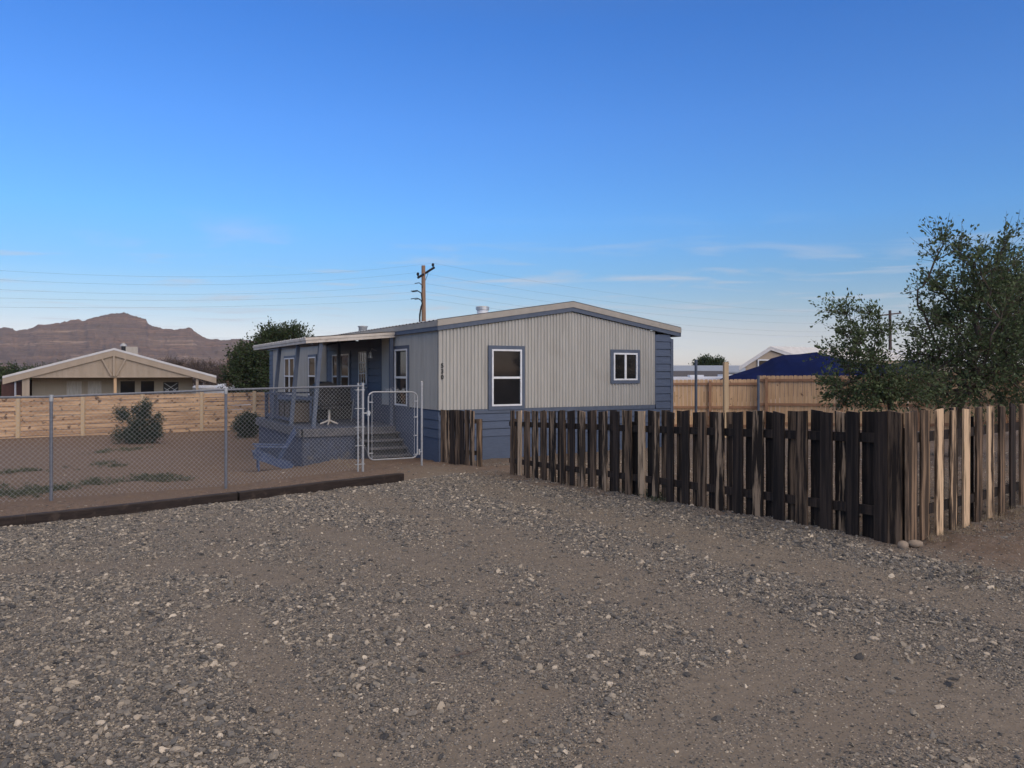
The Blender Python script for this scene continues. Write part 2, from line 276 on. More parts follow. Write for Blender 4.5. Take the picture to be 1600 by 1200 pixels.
# ground: dirt and gravel, by the amount of gravel spread there
def ground_mat():
    m = bpy.data.materials.new('dirt_and_gravel'); m.use_nodes = True; nt = m.node_tree; L = nt.links; b = nt.nodes['Principled BSDF']
    b.inputs['Roughness'].default_value = .95; b.inputs['Specular IOR Level'].default_value = .12
    t = N(nt, 'ShaderNodeTexCoord'); O = t.outputs['Object']
    ag = N(nt, 'ShaderNodeAttribute'); ag.attribute_name = 'gravel'; ar = N(nt, 'ShaderNodeAttribute'); ar.attribute_name = 'red'
    def noise(sc, d=5, r=.6):
        n = N(nt, 'ShaderNodeTexNoise'); n.inputs['Scale'].default_value = sc; n.inputs['Detail'].default_value = d; n.inputs['Roughness'].default_value = r; L.new(O, n.inputs['Vector']); return n.outputs[0]
    def mix(f, a, c):
        x = N(nt, 'ShaderNodeMix', data_type='RGBA'); 
        if isinstance(f, float): x.inputs[0].default_value = f
        else: L.new(f, x.inputs[0])
        for i, q in ((6, a), (7, c)):
            if isinstance(q, tuple): x.inputs[i].default_value = (*q, 1)
            else: L.new(q, x.inputs[i])
        return x.outputs[2]
    def rng(f, a, c, d=0, e=1):
        x = N(nt, 'ShaderNodeMapRange'); L.new(f, x.inputs[0]); x.inputs[1].default_value = a; x.inputs[2].default_value = c; x.inputs[3].default_value = d; x.inputs[4].default_value = e; return x.outputs[0]
    n1, n2, n3 = noise(.9), noise(14), noise(90, 3)
    dirt = mix(rng(n2, .3, .7), (.150, .128, .106), (.215, .184, .153))
    dirt = mix(rng(n1, .35, .7), dirt, (.185, .155, .127))
    red = mix(rng(n2, .3, .7), (.105, .074, .059), (.185, .134, .108)); red = mix(rng(n1, .4, .65), red, (.145, .103, .080))
    base = mix(ar.outputs['Fac'], dirt, red)
    # small stones, two sizes
    def cells(sc):
        v = N(nt, 'ShaderNodeTexVoronoi'); v.inputs['Scale'].default_value = sc; L.new(O, v.inputs['Vector'])
        cr_ = N(nt, 'ShaderNodeValToRGB'); sx = N(nt, 'ShaderNodeSeparateColor'); L.new(v.outputs['Color'], sx.inputs[0]); L.new(sx.outputs[0], cr_.inputs[0])
        e = cr_.color_ramp.elements; e[0].color = (.07, .068, .066, 1); e[1].color = (.46, .40, .32, 1); cr_.color_ramp.interpolation = 'LINEAR'
        for p, c in ((.25, (.105, .103, .104)), (.5, (.165, .153, .145)), (.75, (.235, .21, .185)), (.9, (.34, .295, .25))):
            x = e.new(p); x.color = (*c, 1)
        return v.outputs['Distance'], cr_.outputs[0], sx.outputs[1]
    d1, c1, s1 = cells(80); d2, c2, s2 = cells(130)
    g = ag.outputs['Fac']
    thr = N(nt, 'ShaderNodeMath', operation='MULTIPLY_ADD'); L.new(g, thr.inputs[0]); thr.inputs[1].default_value = 1.1; thr.inputs[2].default_value = .04
    lt = N(nt, 'ShaderNodeMath', operation='LESS_THAN'); L.new(s1, lt.inputs[0]); L.new(thr.outputs[0], lt.inputs[1])
    lt2 = N(nt, 'ShaderNodeMath', operation='LESS_THAN'); L.new(s2, lt2.inputs[0]); L.new(thr.outputs[0], lt2.inputs[1])
    in1 = N(nt, 'ShaderNodeMath', operation='MULTIPLY'); L.new(lt.outputs[0], in1.inputs[0]); L.new(rng(d1, .55, .42), in1.inputs[1])
    in2 = N(nt, 'ShaderNodeMath', operation='MULTIPLY'); L.new(lt2.outputs[0], in2.inputs[0]); L.new(rng(d2, .6, .45), in2.inputs[1])
    colr = mix(in2.outputs[0], base, c2); colr = mix(in1.outputs[0], colr, c1)
    L.new(colr, b.inputs['Base Color'])
    hs = N(nt, 'ShaderNodeMath', operation='MULTIPLY'); L.new(rng(d1, .5, .0), hs.inputs[0]); L.new(lt.outputs[0], hs.inputs[1])
    h2 = N(nt, 'ShaderNodeMath', operation='MULTIPLY_ADD'); L.new(n3, h2.inputs[0]); h2.inputs[1].default_value = .5; L.new(hs.outputs[0], h2.inputs[2])
    h3 = N(nt, 'ShaderNodeMath', operation='MULTIPLY_ADD'); L.new(n2, h3.inputs[0]); h3.inputs[1].default_value = 1.6; L.new(h2.outputs[0], h3.inputs[2])
    bp = N(nt, 'ShaderNodeBump'); bp.inputs['Strength'].default_value = .9; bp.inputs['Distance'].default_value = .012; L.new(h3.outputs[0], bp.inputs['Height']); L.new(bp.outputs[0], b.inputs['Normal'])
    return m
M['ground'] = ground_mat()

# ------------------------------------------------------------------ ground sheet
def segdist(x, y, a, b):
    ax, ay = a; bx, by = b; dx, dy = bx - ax, by - ay; L2 = dx*dx + dy*dy
    u = np.clip(((x-ax)*dx + (y-ay)*dy) / L2, 0, 1); return np.hypot(x - ax - u*dx, y - ay - u*dy)
TL = (-6.5, 9.8); TR = (-1.88, 13.1)
# worn wheel tracks where the gravel has been pushed aside (picture positions turned into ground points, width in metres)
TRK = [([(560,775),(700,815),(860,880),(1080,950),(1330,1030),(1640,1140)], .42), ([(760,765),(930,805),(1150,860),(1330,905),(1620,960)], .40),
       ([(350,960),(400,1010),(440,1080),(560,1200)], .20), ([(430,900),(300,880),(80,885),(-100,900)], .35), ([(1000,1190),(1120,1080),(1240,1020)], .25),
       ([(700,1200),(800,1120),(850,1090)], .16), ([(1440,850),(1560,870),(1700,860)], .55), ([(500,830),(640,870),(760,920)], .25), ([(1180,1200),(1330,1110)], .22)]
TRKG = [([tuple(G(*p)) for p in pl], wd) for pl, wd in TRK]
def masks(x, y):
    wob = (fbm(x * 1.7, y * 1.7, 4) - .5)
    # near side of the timber edging
    dx, dy = TR[0]-TL[0], TR[1]-TL[1]; L = math.hypot(dx, dy)
    side = ((x - TL[0]) * (-dy) + (y - TL[1]) * dx) / L          # >0 beyond the timber
    beyond = np.where(x < TR[0], side, -((x + .3) * .9 - (y - 14.2) * .45) )
    beyond = np.where(x < TR[0], side - .02, np.minimum(side - (x - TR[0]) * .42, 3) + wob * .9)
    g = np.clip(-beyond / .25 + .1, 0, 1)
    big = fbm(x * .55 + 9, y * .55 + 3, 4); med = fbm(x * 2.6, y * 2.6, 4)
    dens = np.clip((big - .36) * 1.7 + (med - .5) * 1.3 + .52, .22, 1)
    tr = np.ones_like(x)
    for pl, wd in TRKG:
        d = np.full_like(x, 99.)
        for a, b in zip(pl[:-1], pl[1:]): d = np.minimum(d, segdist(x, y, a, b))
        wv = wd * (.75 + .9 * (fbm(x * 3 + 5, y * 3, 3) - .2)) ; q = np.clip((d - wv * .55) / (wv * .7), 0, 1); tr = np.minimum(tr, .23 + .77 * q)
    right = np.clip((x - 2.9 - (6.9 - y) * .55 + wob * 1.6) / 1.1, 0, 1) * np.clip((y - 4.2) / 1.6, 0, 1)
    g = g * dens * tr * (1 - .72 * right)
    inside = (x > -.8) & (y > 11) & (x < 9)
    g = np.where(y > 15.8, np.maximum(g, .35 * inside), g)
    yard = np.clip((beyond + wob * .6) / .5, 0, 1) * np.clip((-1.2 - x) / 1.2 + .0, 0, 1)
    red = np.clip(yard * .85 + right * .75 + np.clip((y - 22) / 10, 0, 1) * .6, 0, 1)
    return np.clip(g, 0, 1), red
def axis(lo, hi, step, ext, ratio=1.25):
    c = list(np.arange(lo, hi + 1e-6, step)); a = []; q = lo; s = step
    while q > -ext: s *= ratio; q -= s; a.append(q)
    e = []; q = hi; s = step
    while q < ext: s *= ratio; q += s; e.append(q)
    return np.array(a[::-1] + c + e)
gx = axis(-8, 8, .055, 6000); gy = axis(1.5, 17, .055, 6000)
GX, GY = np.meshgrid(gx, gy); GZ = ground(GX, GY); MG, MR = masks(GX, GY)
near = np.clip(1 - (np.hypot(GX, GY) - 25) / 30, 0, 1)
GZ = GZ + near * ((fbm(GX * 1.3, GY * 1.3, 4) - .5) * .05 + (fbm(GX * 7, GY * 7, 3) - .5) * .018 + (MG - .4) * .022)
# loose soil heaped against the porch and the buried edge of the timber
GZ += .10 * np.exp(-(((GX + 3.9) / .8)**2 + ((GY - 17.2) / .7)**2))
GZ += np.where((MR > .5) & (near > 0), (fbm(GX * 4, GY * 4, 3) - .5) * .07 + (fbm(GX * 9, GY * 9, 2) - .5) * .05, 0)
nx, ny = len(gx), len(gy); idx = np.arange(nx * ny).reshape(ny, nx)
FC = np.stack([idx[:-1, :-1], idx[:-1, 1:], idx[1:, 1:], idx[1:, :-1]], -1).reshape(-1, 4)
go = fast('ground', np.stack([GX, GY, GZ], -1).reshape(-1, 3), FC, M['ground'], smooth=True, attrs={'gravel': MG, 'red': MR}); go['kind'] = 'structure'
def gsurf(x, y):                                  # height of the built sheet
    x = np.asarray(x, float); y = np.asarray(y, float)
    i = np.clip(np.searchsorted(gx, x) - 1, 0, nx - 2); j = np.clip(np.searchsorted(gy, y) - 1, 0, ny - 2)
    fx = (x - gx[i]) / (gx[i+1] - gx[i]); fy = (y - gy[j]) / (gy[j+1] - gy[j])
    return GZ[j, i]*(1-fx)*(1-fy) + GZ[j, i+1]*fx*(1-fy) + GZ[j+1, i]*(1-fx)*fy + GZ[j+1, i+1]*fx*fy

# ------------------------------------------------------------------ loose gravel (uncountable)
def stone_mat():
    m = bpy.data.materials.new('pebbles'); m.use_nodes = True; nt = m.node_tree; L = nt.links; b = nt.nodes['Principled BSDF']; b.inputs['Roughness'].default_value = .85; b.inputs['Specular IOR Level'].default_value = .25
    oi = N(nt, 'ShaderNodeObjectInfo'); c = N(nt, 'ShaderNodeValToRGB'); L.new(oi.outputs['Random'], c.inputs[0]); e = c.color_ramp.elements
    e[0].color = (.058, .057, .058, 1); e[1].color = (.54, .47, .38, 1)
    for p, q in ((.2, (.112, .107, .102)), (.4, (.158, .148, .136)), (.6, (.205, .184, .160)), (.78, (.27, .236, .192)), (.92, (.38, .325, .26))):
        x = e.new(p); x.color = (*q, 1)
    t = N(nt, 'ShaderNodeTexCoord'); n = N(nt, 'ShaderNodeTexNoise'); n.inputs['Scale'].default_value = 2.5; L.new(t.outputs['Object'], n.inputs['Vector'])
    mr = N(nt, 'ShaderNodeMapRange'); mr.inputs[3].default_value = .75; mr.inputs[4].default_value = 1.25; L.new(n.outputs[0], mr.inputs[0])
    vm = N(nt, 'ShaderNodeVectorMath', operation='SCALE'); L.new(c.outputs[0], vm.inputs[0]); L.new(mr.outputs[0], vm.inputs['Scale']); L.new(vm.outputs[0], b.inputs['Base Color'])
    return m
def scatter(name, pts, scl, rot, which, matl, label, cat):
    me = bpy.data.meshes.new(name); me.vertices.add(len(pts)); me.vertices.foreach_set('co', np.asarray(pts, np.float32).ravel())
    for a, d in (('scl', scl), ('rot', rot)):
        at = me.attributes.new(a, 'FLOAT_VECTOR', 'POINT'); at.data.foreach_set('vector', np.asarray(d, np.float32).ravel())
    at = me.attributes.new('which', 'INT', 'POINT'); at.data.foreach_set('value', np.asarray(which, np.int32)); me.update()
    o = bpy.data.objects.new(name, me); COL.objects.link(o); me.materials.append(matl)
    nt = bpy.data.node_groups.new(name, 'GeometryNodeTree')
    nt.interface.new_socket('Geometry', in_out='INPUT', socket_type='NodeSocketGeometry'); nt.interface.new_socket('Geometry', in_out='OUTPUT', socket_type='NodeSocketGeometry')
    gi = N(nt, 'NodeGroupInput'); gout = N(nt, 'NodeGroupOutput'); L = nt.links
    g2i = N(nt, 'GeometryNodeGeometryToInstance')
    for k in range(6):
        ic = N(nt, 'GeometryNodeMeshIcoSphere'); ic.inputs['Radius'].default_value = 1; ic.inputs['Subdivisions'].default_value = 3
        sp = N(nt, 'GeometryNodeSetPosition'); no = N(nt, 'ShaderNodeTexNoise', noise_dimensions='4D'); no.inputs['W'].default_value = k * 7.3; no.inputs['Scale'].default_value = .75; no.inputs['Detail'].default_value = 1.5
        sub = N(nt, 'ShaderNodeVectorMath', operation='SUBTRACT'); sub.inputs[1].default_value = (.5, .5, .5); L.new(no.outputs['Color'], sub.inputs[0])
        sca = N(nt, 'ShaderNodeVectorMath', operation='SCALE'); sca.inputs['Scale'].default_value = 2.4; L.new(sub.outputs[0], sca.inputs[0]); L.new(sca.outputs[0], sp.inputs['Offset'])
        L.new(ic.outputs['Mesh'], sp.inputs['Geometry']); sm = N(nt, 'GeometryNodeSetMaterial'); sm.inputs['Material'].default_value = matl; L.new(sp.outputs[0], sm.inputs[0]); L.new(sm.outputs[0], g2i.inputs[0])
    iop = N(nt, 'GeometryNodeInstanceOnPoints'); iop.inputs['Pick Instance'].default_value = True
    L.new(gi.outputs[0], iop.inputs['Points']); L.new(g2i.outputs[0], iop.inputs['Instance'])
    for nm, sock, dt in (('scl', 'Scale', 'FLOAT_VECTOR'), ('rot', 'Rotation', 'FLOAT_VECTOR'), ('which', 'Instance Index', 'INT')):
        a = N(nt, 'GeometryNodeInputNamedAttribute', data_type=dt); a.inputs['Name'].default_value = nm; L.new(a.outputs[0], iop.inputs[sock])
    L.new(iop.outputs[0], gout.inputs[0])
    md = o.modifiers.new('scatter', 'NODES'); md.node_group = nt
    tag(o, label, cat, kind='stuff'); return o
def gravel():
    cand = []
    for (d0, d1, dens, smin) in ((2.0, 5.2, 8200, .0042), (5.2, 8, 5600, .005), (8, 11.5, 3800, .006), (11.5, 16.5, 2000, .007)):
        x0, x1 = -d1 * .72, d1 * .72; n = int((x1 - x0) * (d1 - d0) * dens)
        x = RNG.uniform(x0, x1, n); y = RNG.uniform(d0, d1, n); k = np.abs(x) < y * .74 + .5; x, y = x[k], y[k]
        g, r = masks(x, y); keep = RNG.random(len(x)) < np.clip(g * 1.15 + .035, 0, 1) * np.where((r > .6), .5, 1); x, y, g = x[keep], y[keep], g[keep]
        s = smin * .60 * (1 + RNG.pareto(3.3, len(x)) * (1.0 + .7 * g)); s = np.minimum(s, .019); cand.append(np.stack([x, y, s], 1))
    c = np.concatenate(cand); x, y, s = c.T; n = len(c); z = gsurf(x, y) + s * .15
    scl = np.stack([s * RNG.uniform(.9, 1.6, n), s * RNG.uniform(.7, 1.15, n), s * RNG.uniform(.45, .8, n)], 1)
    rot = np.stack([RNG.normal(0, .3, n), RNG.normal(0, .3, n), RNG.uniform(0, 6.28, n)], 1)
    print('gravel', n)
    scatter('gravel', np.stack([x, y, z], 1), scl, rot, RNG.integers(0, 6, n), stone_mat(), 'grey and tan gravel spread over the driveway', 'gravel')
gravel()

# ------------------------------------------------------------------ hills
def hills():
    prof = [(-500,500),(-250,508),(-100,506),(0,513),(12,513),(25,517),(45,515),(60,509),(85,507),(110,502),(122,501),(130,503),(150,497),(165,493),(180,490),(195,490),(210,495),(228,499),(231,506),(240,511),(252,514),(275,516),(293,514),(297,513),(304,518),(312,524),(322,530),(340,531),(350,533),(365,530),(378,531),(400,534),(440,537),(480,541),(540,546),(600,552),(680,562),(760,574),(820,582)]
    px = np.array([p[0] for p in prof], float); py = np.array([p[1] for p in prof], float)
    X = np.linspace(-480, 815, 760); D = np.concatenate([np.linspace(620, 1300, 120), np.linspace(1310, 1700, 20)])
    XX, DD = np.meshgrid(X, D); crest = (HZ - np.interp(XX, px, py)) / F * 1300 + EYE
    crest += 1.4 * (fbm(XX * .16, XX * 0 + 3.3, 4) - .5) * 3
    u = np.clip((DD - 640) / 640, 0, 1); u = np.clip(u + (fbm(XX * .035, DD * .006, 4) - .5) * .28 * (1 - u) * np.clip(u * 5, 0, 1), 0, 1)
    gul = np.abs(fbm(XX * .035 + DD * .004, DD * .006 + 5, 5) - .5) * 2
    h = .10 * u + .30 * u**1.6 + .60 * u**2.2
    st = h * 9; tr = (np.floor(st) + np.clip((st - np.floor(st)) * 2.6 - .8, 0, 1)) / 9          # ledges
    h = h * .28 + tr * .72
    h = h / h.max() ; h = h - gul * .20 * np.sin(np.pi * u)**.7
    Z = -3 + (crest + 3) * h; back = np.clip((DD - 1300) / 400, 0, 1); Z = np.where(DD > 1290, (crest) * (1 - back * .3), Z)
    Z += (fbm(XX * .9, DD * .12, 3) - .5) * 3.0 * u
    V = np.stack([(XX - 800) / F * DD, DD, Z], -1).reshape(-1, 3); nx_, ny_ = len(X), len(D); ii = np.arange(nx_ * ny_).reshape(ny_, nx_)
    fc = np.stack([ii[:-1, :-1], ii[:-1, 1:], ii[1:, 1:], ii[1:, :-1]], -1).reshape(-1, 4)
    m = bpy.data.materials.new('layered_red_rock'); m.use_nodes = True; nt = m.node_tree; L = nt.links; b = nt.nodes['Principled BSDF']; b.inputs['Roughness'].default_value = .95; b.inputs['Specular IOR Level'].default_value = .1
    t = N(nt, 'ShaderNodeTexCoord'); mp_ = N(nt, 'ShaderNodeMapping'); mp_.inputs['Scale'].default_value = (.004, .004, .11); L.new(t.outputs['Object'], mp_.inputs[0])
    n = N(nt, 'ShaderNodeTexNoise'); n.inputs['Scale'].default_value = 1; n.inputs['Detail'].default_value = 7; n.inputs['Roughness'].default_value = .7; L.new(mp_.outputs[0], n.inputs['Vector'])
    c = N(nt, 'ShaderNodeValToRGB'); L.new(n.outputs[0], c.inputs[0]); e = c.color_ramp.elements; e[0].position = .32; e[0].color = (.115, .085, .083, 1); e[1].position = .68; e[1].color = (.42, .31, .24, 1)
    for p, q in ((.42, (.185, .13, .115)), (.47, (.105, .08, .082)), (.52, (.27, .175, .135)), (.56, (.13, .098, .095)), (.62, (.30, .21, .165))):
        x = e.new(p); x.color = (*q, 1)
    n2 = N(nt, 'ShaderNodeTexNoise'); n2.inputs['Scale'].default_value = .02; n2.inputs['Detail'].default_value = 8; n2.inputs['Roughness'].default_value = .7; L.new(t.outputs['Object'], n2.inputs['Vector'])
    mr = N(nt, 'ShaderNodeMapRange'); mr.inputs[1].default_value = .45; mr.inputs[2].default_value = .75; L.new(n2.outputs[0], mr.inputs[0])
    mx = N(nt, 'ShaderNodeMix', data_type='RGBA'); L.new(mr.outputs[0], mx.inputs[0]); L.new(c.outputs[0], mx.inputs[6]); mx.inputs[7].default_value = (.16, .12, .108, 1); L.new(mx.outputs[2], b.inputs['Base Color'])
    bp = N(nt, 'ShaderNodeBump'); bp.inputs['Strength'].default_value = 1; bp.inputs['Distance'].default_value = 14; L.new(n2.outputs[0], bp.inputs['Height']); L.new(bp.outputs[0], b.inputs['Normal'])
    o = fast('hills', V, fc, m); o['kind'] = 'structure'
hills()

# ------------------------------------------------------------------ the mobile home
LEN, WID, PK = 17.45, 6.69, 3.5
Z_E, Z_PK, Z_C, Z_B = 2.52, 3.07, .78, .155           # eave, ridge, bottom of the corrugated metal, top of the base panel
home = thing('mobile_home', 'long low mobile home with beige corrugated walls and slate blue trim', 'house', H(0, 0, -.37))
def wall_top(t): return Z_E + (Z_PK - Z_E) * (1 - abs(t - PK) / PK)
UP = np.array([0, 0, 1.]); S3 = np.array([*SD, 0]); F3 = np.array([*FD, 0])
def corrugated(name, fn, a0, a1, z0, top, per, amp, mtl, nrm_sign):
    m = MB(); n = int((a1 - a0) / per * 6); rows = [[], []]
    for i in range(n + 1):
        a = a0 + (a1 - a0) * i / n; ph = (a / per) % 1.0
        o = amp * (1 if ph < .30 else (1 - (ph - .30) / .2 if ph < .5 else (0 if ph < .8 else (ph - .8) / .2)))
        rows[0].append(fn(a, nrm_sign * o, z0)); rows[1].append(fn(a, nrm_sign * o, top(a)))
    m.sheet(rows); return m.build(name, mtl, home)
front = lambda a, o, z: H(-o, a, z)                    # the gable end faces -s
sidef = lambda a, o, z: H(a, -o, z)                    # the long side faces -t
# inner shells so that nothing shows through
MB().add([H(.02, .02, -.8), H(.02, WID, -.8), H(LEN, WID, -.8), H(LEN, .02, -.8), H(.02, .02, Z_E), H(.02, WID, Z_E), H(LEN, WID, Z_E), H(LEN, .02, Z_E), H(.02, PK, Z_PK), H(LEN, PK, Z_PK)],
    [(0,1,5,8,4), (2,3,7,9,6), (1,2,6,5), (3,0,4,7)]).build('wall', M['blue'], home)
corrugated('front_siding', front, .0, 6.09, Z_C, lambda a: wall_top(a) + .02, .088, .030, M['beige'], 1)
corrugated('side_siding', sidef, .0, 3.66, Z_C, lambda a: Z_E + .02, .088, .030, M['beige'], 1)
corrugated('side_siding', sidef, 8.82, 16.75, Z_C, lambda a: Z_E + .02, .088, .030, M['beige'], 1)
def lap(name, fn, a0, a1, z0, z1, h=.19, prop=.034):
    m = MB(); z = z1
    n = max(1, round((z1 - z0) / h)); h = (z1 - z0) / n
    for i in range(n):
        zt = z1 - i * h; zb = zt - h
        zt -= .016; q = [fn(a0, prop, zb), fn(a1, prop, zb), fn(a1, prop * .6, zt), fn(a0, prop * .6, zt), fn(a0, 0, zb), fn(a1, 0, zb), fn(a1, 0, zt), fn(a0, 0, zt)]
        m.add(q, [(0,1,2,3), (4,5,1,0), (4,0,3,7), (1,5,6,2), (3,2,6,7)])
    return m.build(name, M['blue'], home)
lap('skirting', front, -.02, WID, Z_B, Z_C - .10, .19); lap('skirting', sidef, -.02, LEN, Z_B, Z_C - .02, .19)
lap('lap_siding', front, 6.13, WID - .07, Z_C - .1, 2.62, .19); lap('lap_siding', sidef, 3.70, 8.78, Z_C - .02, Z_E, .19); lap('lap_siding', sidef, 16.80, LEN, Z_C - .02, Z_E, .19)
m = MB()
def plate(mm, fn, a0, a1, z0, z1, o0, o1):
    mm.hexa([fn(a0, o0, z0), fn(a1, o0, z0), fn(a1, o1, z0), fn(a0, o1, z0)], [fn(a0, o0, z1), fn(a1, o0, z1), fn(a1, o1, z1), fn(a0, o1, z1)])
plate(m, front, -.012, WID, -.9, Z_B + .01, .0, .012); plate(m, sidef, -.008, LEN, -1.1, Z_B + .01, .0, .012)
m.build('base_panel', M['blue'], home)
m = MB(); plate(m, front, .03, 6.10, Z_C - .10, Z_C - .004, .0, .03); m.build('band_board', M['bluetrim'], home)
for q_ in ((front, WID - .07, WID + .02, -.3, 2.50, .0, .038), (front, 6.092, 6.128, Z_C, 2.58, .0, .037), (sidef, 3.662, 3.70, Z_C, Z_E, 0, .037), (sidef, 8.78, 8.818, Z_C, Z_E, 0, .037)):
    m = MB(); plate(m, *q_); m.build('corner_trim', M['bluetrim'], home)
m = MB(); plate(m, front, -.02, .02, Z_C, Z_E + .02, .0, .026); m.build('corner_flashing', M['beige'], home)
# roof
def roof():
    ov_f, ov_e = .10, .24; th = .03
    def rz(t): return Z_E + .10 + (Z_PK - Z_E) * (1 - abs(t - PK) / PK) + .03
    rf = MB(); per = .23
    n = int((LEN + 2 * ov_f) / per * 4)
    for t0, t1 in ((-ov_e * .35, PK), (PK, WID + ov_e)):
        rows = [[], []]
        for i in range(n + 1):
            s = -ov_f + (LEN + 2 * ov_f) * i / n; o = .02 if i % 4 == 0 else 0
            rows[0].append(H(s, t0, rz(t0) + .13 + o)); rows[1].append(H(s, t1, rz(t1) + .13 + o))
        rf.sheet(rows)
    ro = rf.build('roof', M['roof'], home)
    ed = MB(); bl = MB(); sf = MB()
    for t0, t1 in ((-ov_e * .35, PK), (PK, WID + ov_e)):
        for s in (-ov_f, LEN + ov_f):
            e = .03 if s < 0 else -.03
            for mm, za, zb, ex in ((ed, .0, .135, 0), (bl, -.10, -.0, .02)):
                s0, s1 = s + ex * np.sign(e), s + e
                mm.hexa([H(s0, t0, rz(t0) + za), H(s0, t1, rz(t1) + za), H(s1, t1, rz(t1) + za), H(s1, t0, rz(t0) + za)], [H(s0, t0, rz(t0) + zb), H(s0, t1, rz(t1) + zb), H(s1, t1, rz(t1) + zb), H(s1, t0, rz(t0) + zb)])
        sf.hexa([H(-ov_f + .03, t0, rz(t0) - .09), H(-ov_f + .03, t1, rz(t1) - .09), H(.0, t1, rz(t1) - .09), H(.0, t0, rz(t0) - .09)], [H(-ov_f + .03, t0, rz(t0) - .07), H(-ov_f + .03, t1, rz(t1) - .07), H(.0, t1, rz(t1) - .07), H(.0, t0, rz(t0) - .07)])
    for t, e in ((-ov_e * .35, .02), (WID + ov_e, -.02)):
        z = rz(t)
        for mm, za, zb, ex in ((ed, .0, .12, 0), (bl, -.10, -.002, .012 * np.sign(e))):
            mm.hexa([H(-ov_f, t + ex, z + za), H(LEN + ov_f, t + ex, z + za), H(LEN + ov_f, t + e, z + za), H(-ov_f, t + e, z + za)], [H(-ov_f, t + ex, z + zb), H(LEN + ov_f, t + ex, z + zb), H(LEN + ov_f, t + e, z + zb), H(-ov_f, t + e, z + zb)])
        a, b = (t, .0) if t < 0 else (WID, t)
        sf.hexa([H(0, a, z - .095), H(LEN, a, z - .095), H(LEN, b, z - .095), H(0, b, z - .095)], [H(0, a, z - .08), H(LEN, a, z - .08), H(LEN, b, z - .08), H(0, b, z - .08)])
    ed.build('roof_edge', M['roofedge'], ro); bl.build('fascia', M['bluetrim'], ro); sf.build('soffit', M['bluetrim'], ro)
    # vents
    def lathe(mm, c, prof, n=20):
        rows = [[np.array(c) + np.array([r * math.cos(2*math.pi*k/n), r * math.sin(2*math.pi*k/n), z]) for k in range(n + 1)] for r, z in prof]; mm.sheet(rows)
    q = H(4.5, .95, 0); 
    q = P(754, 489, 21.0)
    v = MB(); lathe(v, q, [(.16, -.25), (.155, .08)]); vo = v.build('roof_vent', M['white'], ro, smooth=True)
    v = MB(); lathe(v, q + np.array([0, 0, .08]), [(.0, .0), (.185, .0), (.185, .08), (.15, .10), (0, .10)]); v.build('vent_cap', M['galv'], vo)
    q = P(567, 517, 23.5); v = MB(); lathe(v, q, [(.13, -.5), (.13, .10), (.155, .12), (.16, .14), (0.13, .15)]); v.build('flue_pipe', M['brightgalv'], ro, smooth=True)
roof()
def window(fn, a0, a1, z0, z1, kind='hung', trim=.085, off=.0, name='window', tr_l=True):
    tm = MB(); t = trim
    o0, o1 = off - .005, off + .034
    for q in ((a0 - t, a1 + t, z1, z1 + t), (a0 - t, a1 + t, z0 - t, z0), (a0 - t, a0, z0, z1), (a1, a1 + t, z0, z1)): plate(tm, fn, *q, o0, o1)
    tr = tm.build(name, M['bluetrim'], home)
    f = MB(); w_ = .04; p0, p1 = off, off + .045
    zm = (z0 + z1) / 2
    for q in ((a0, a1, z1 - w_, z1), (a0, a1, z0, z0 + w_), (a0, a0 + w_, z0 + w_, z1 - w_), (a1 - w_, a1, z0 + w_, z1 - w_)): plate(f, fn, *q, p0, p1)
    if kind == 'hung': plate(f, fn, a0 + w_, a1 - w_, zm - .025, zm + .025, p0, p1 - .006); 
    if kind in ('slide',): plate(f, fn, (a0 + a1)/2 - .03, (a0 + a1)/2 + .03, z0 + w_, z1 - w_, p0, p1 - .006)
    if kind == 'twin':
        plate(f, fn, (a0 + a1)/2 - .05, (a0 + a1)/2 + .05, z0 + w_, z1 - w_, p0, p1 - .003)
        for u0, u1 in ((a0 + w_, (a0+a1)/2 - .05), ((a0+a1)/2 + .05, a1 - w_)): plate(f, fn, u0, u1, zm - .022, zm + .022, p0, p1 - .006)
    f.build('window_frame', M['white'], tr)
    # sash lines just inside
    g = MB(); plate(g, fn, a0 + w_, a1 - w_, z0 + w_, z1 - w_, off - .004, off + .018); g.build('pane', M['glass'], tr)
    return tr
window(front, 1.296, 2.085, .84, 2.15, 'hung', off=.018)
window(front, 4.75, 5.50, 1.42, 2.11, 'slide', off=.018)
window(sidef, 1.78, 2.62, .80, 2.19, 'hung', off=.018)
window(sidef, 6.40, 8.10, .83, 2.17, 'twin', off=.02)
window(sidef, 10.10, 11.03, .85, 2.15, 'hung', off=.018)
window(sidef, 13.05, 14.65, .80, 2.17, 'twin', off=.018)
# door with a nine-light glass, a lamp beside it
m = MB(); plate(m, sidef, 4.72, 5.62, .32, 2.30, .0, .04); dr = m.build('door', M['bluetrim'], home)
m = MB(); a0, a1, z0, z1 = 4.83, 5.49, 1.28, 2.20
for q in ((a0, a1, z1 - .035, z1), (a0, a1, z0, z0 + .035), (a0, a0 + .035, z0, z1), (a1 - .035, a1, z0, z1)): plate(m, sidef, *q, .03, .06)
for k in (1, 2): plate(m, sidef, a0 + (a1 - a0) * k / 3 - .012, a0 + (a1 - a0) * k / 3 + .012, z0, z1, .03, .057); plate(m, sidef, a0, a1, z0 + (z1 - z0) * k / 3 - .012, z0 + (z1 - z0) * k / 3 + .012, .03, .055)
m.build('glazing_bars', M['white'], dr)
m = MB(); plate(m, sidef, a0 + .01, a1 - .01, z0 + .01, z1 - .01, .03, .048); m.build('door_pane', M['glass'], dr)
MB().tube([H(4.80, -.04, 1.2), H(4.80, -.10, 1.2)], .025, 10).tube([H(4.80, -.10, 1.2), H(4.80, -.13, 1.2)], .035, 10).build('door_knob', M['galv'], dr)
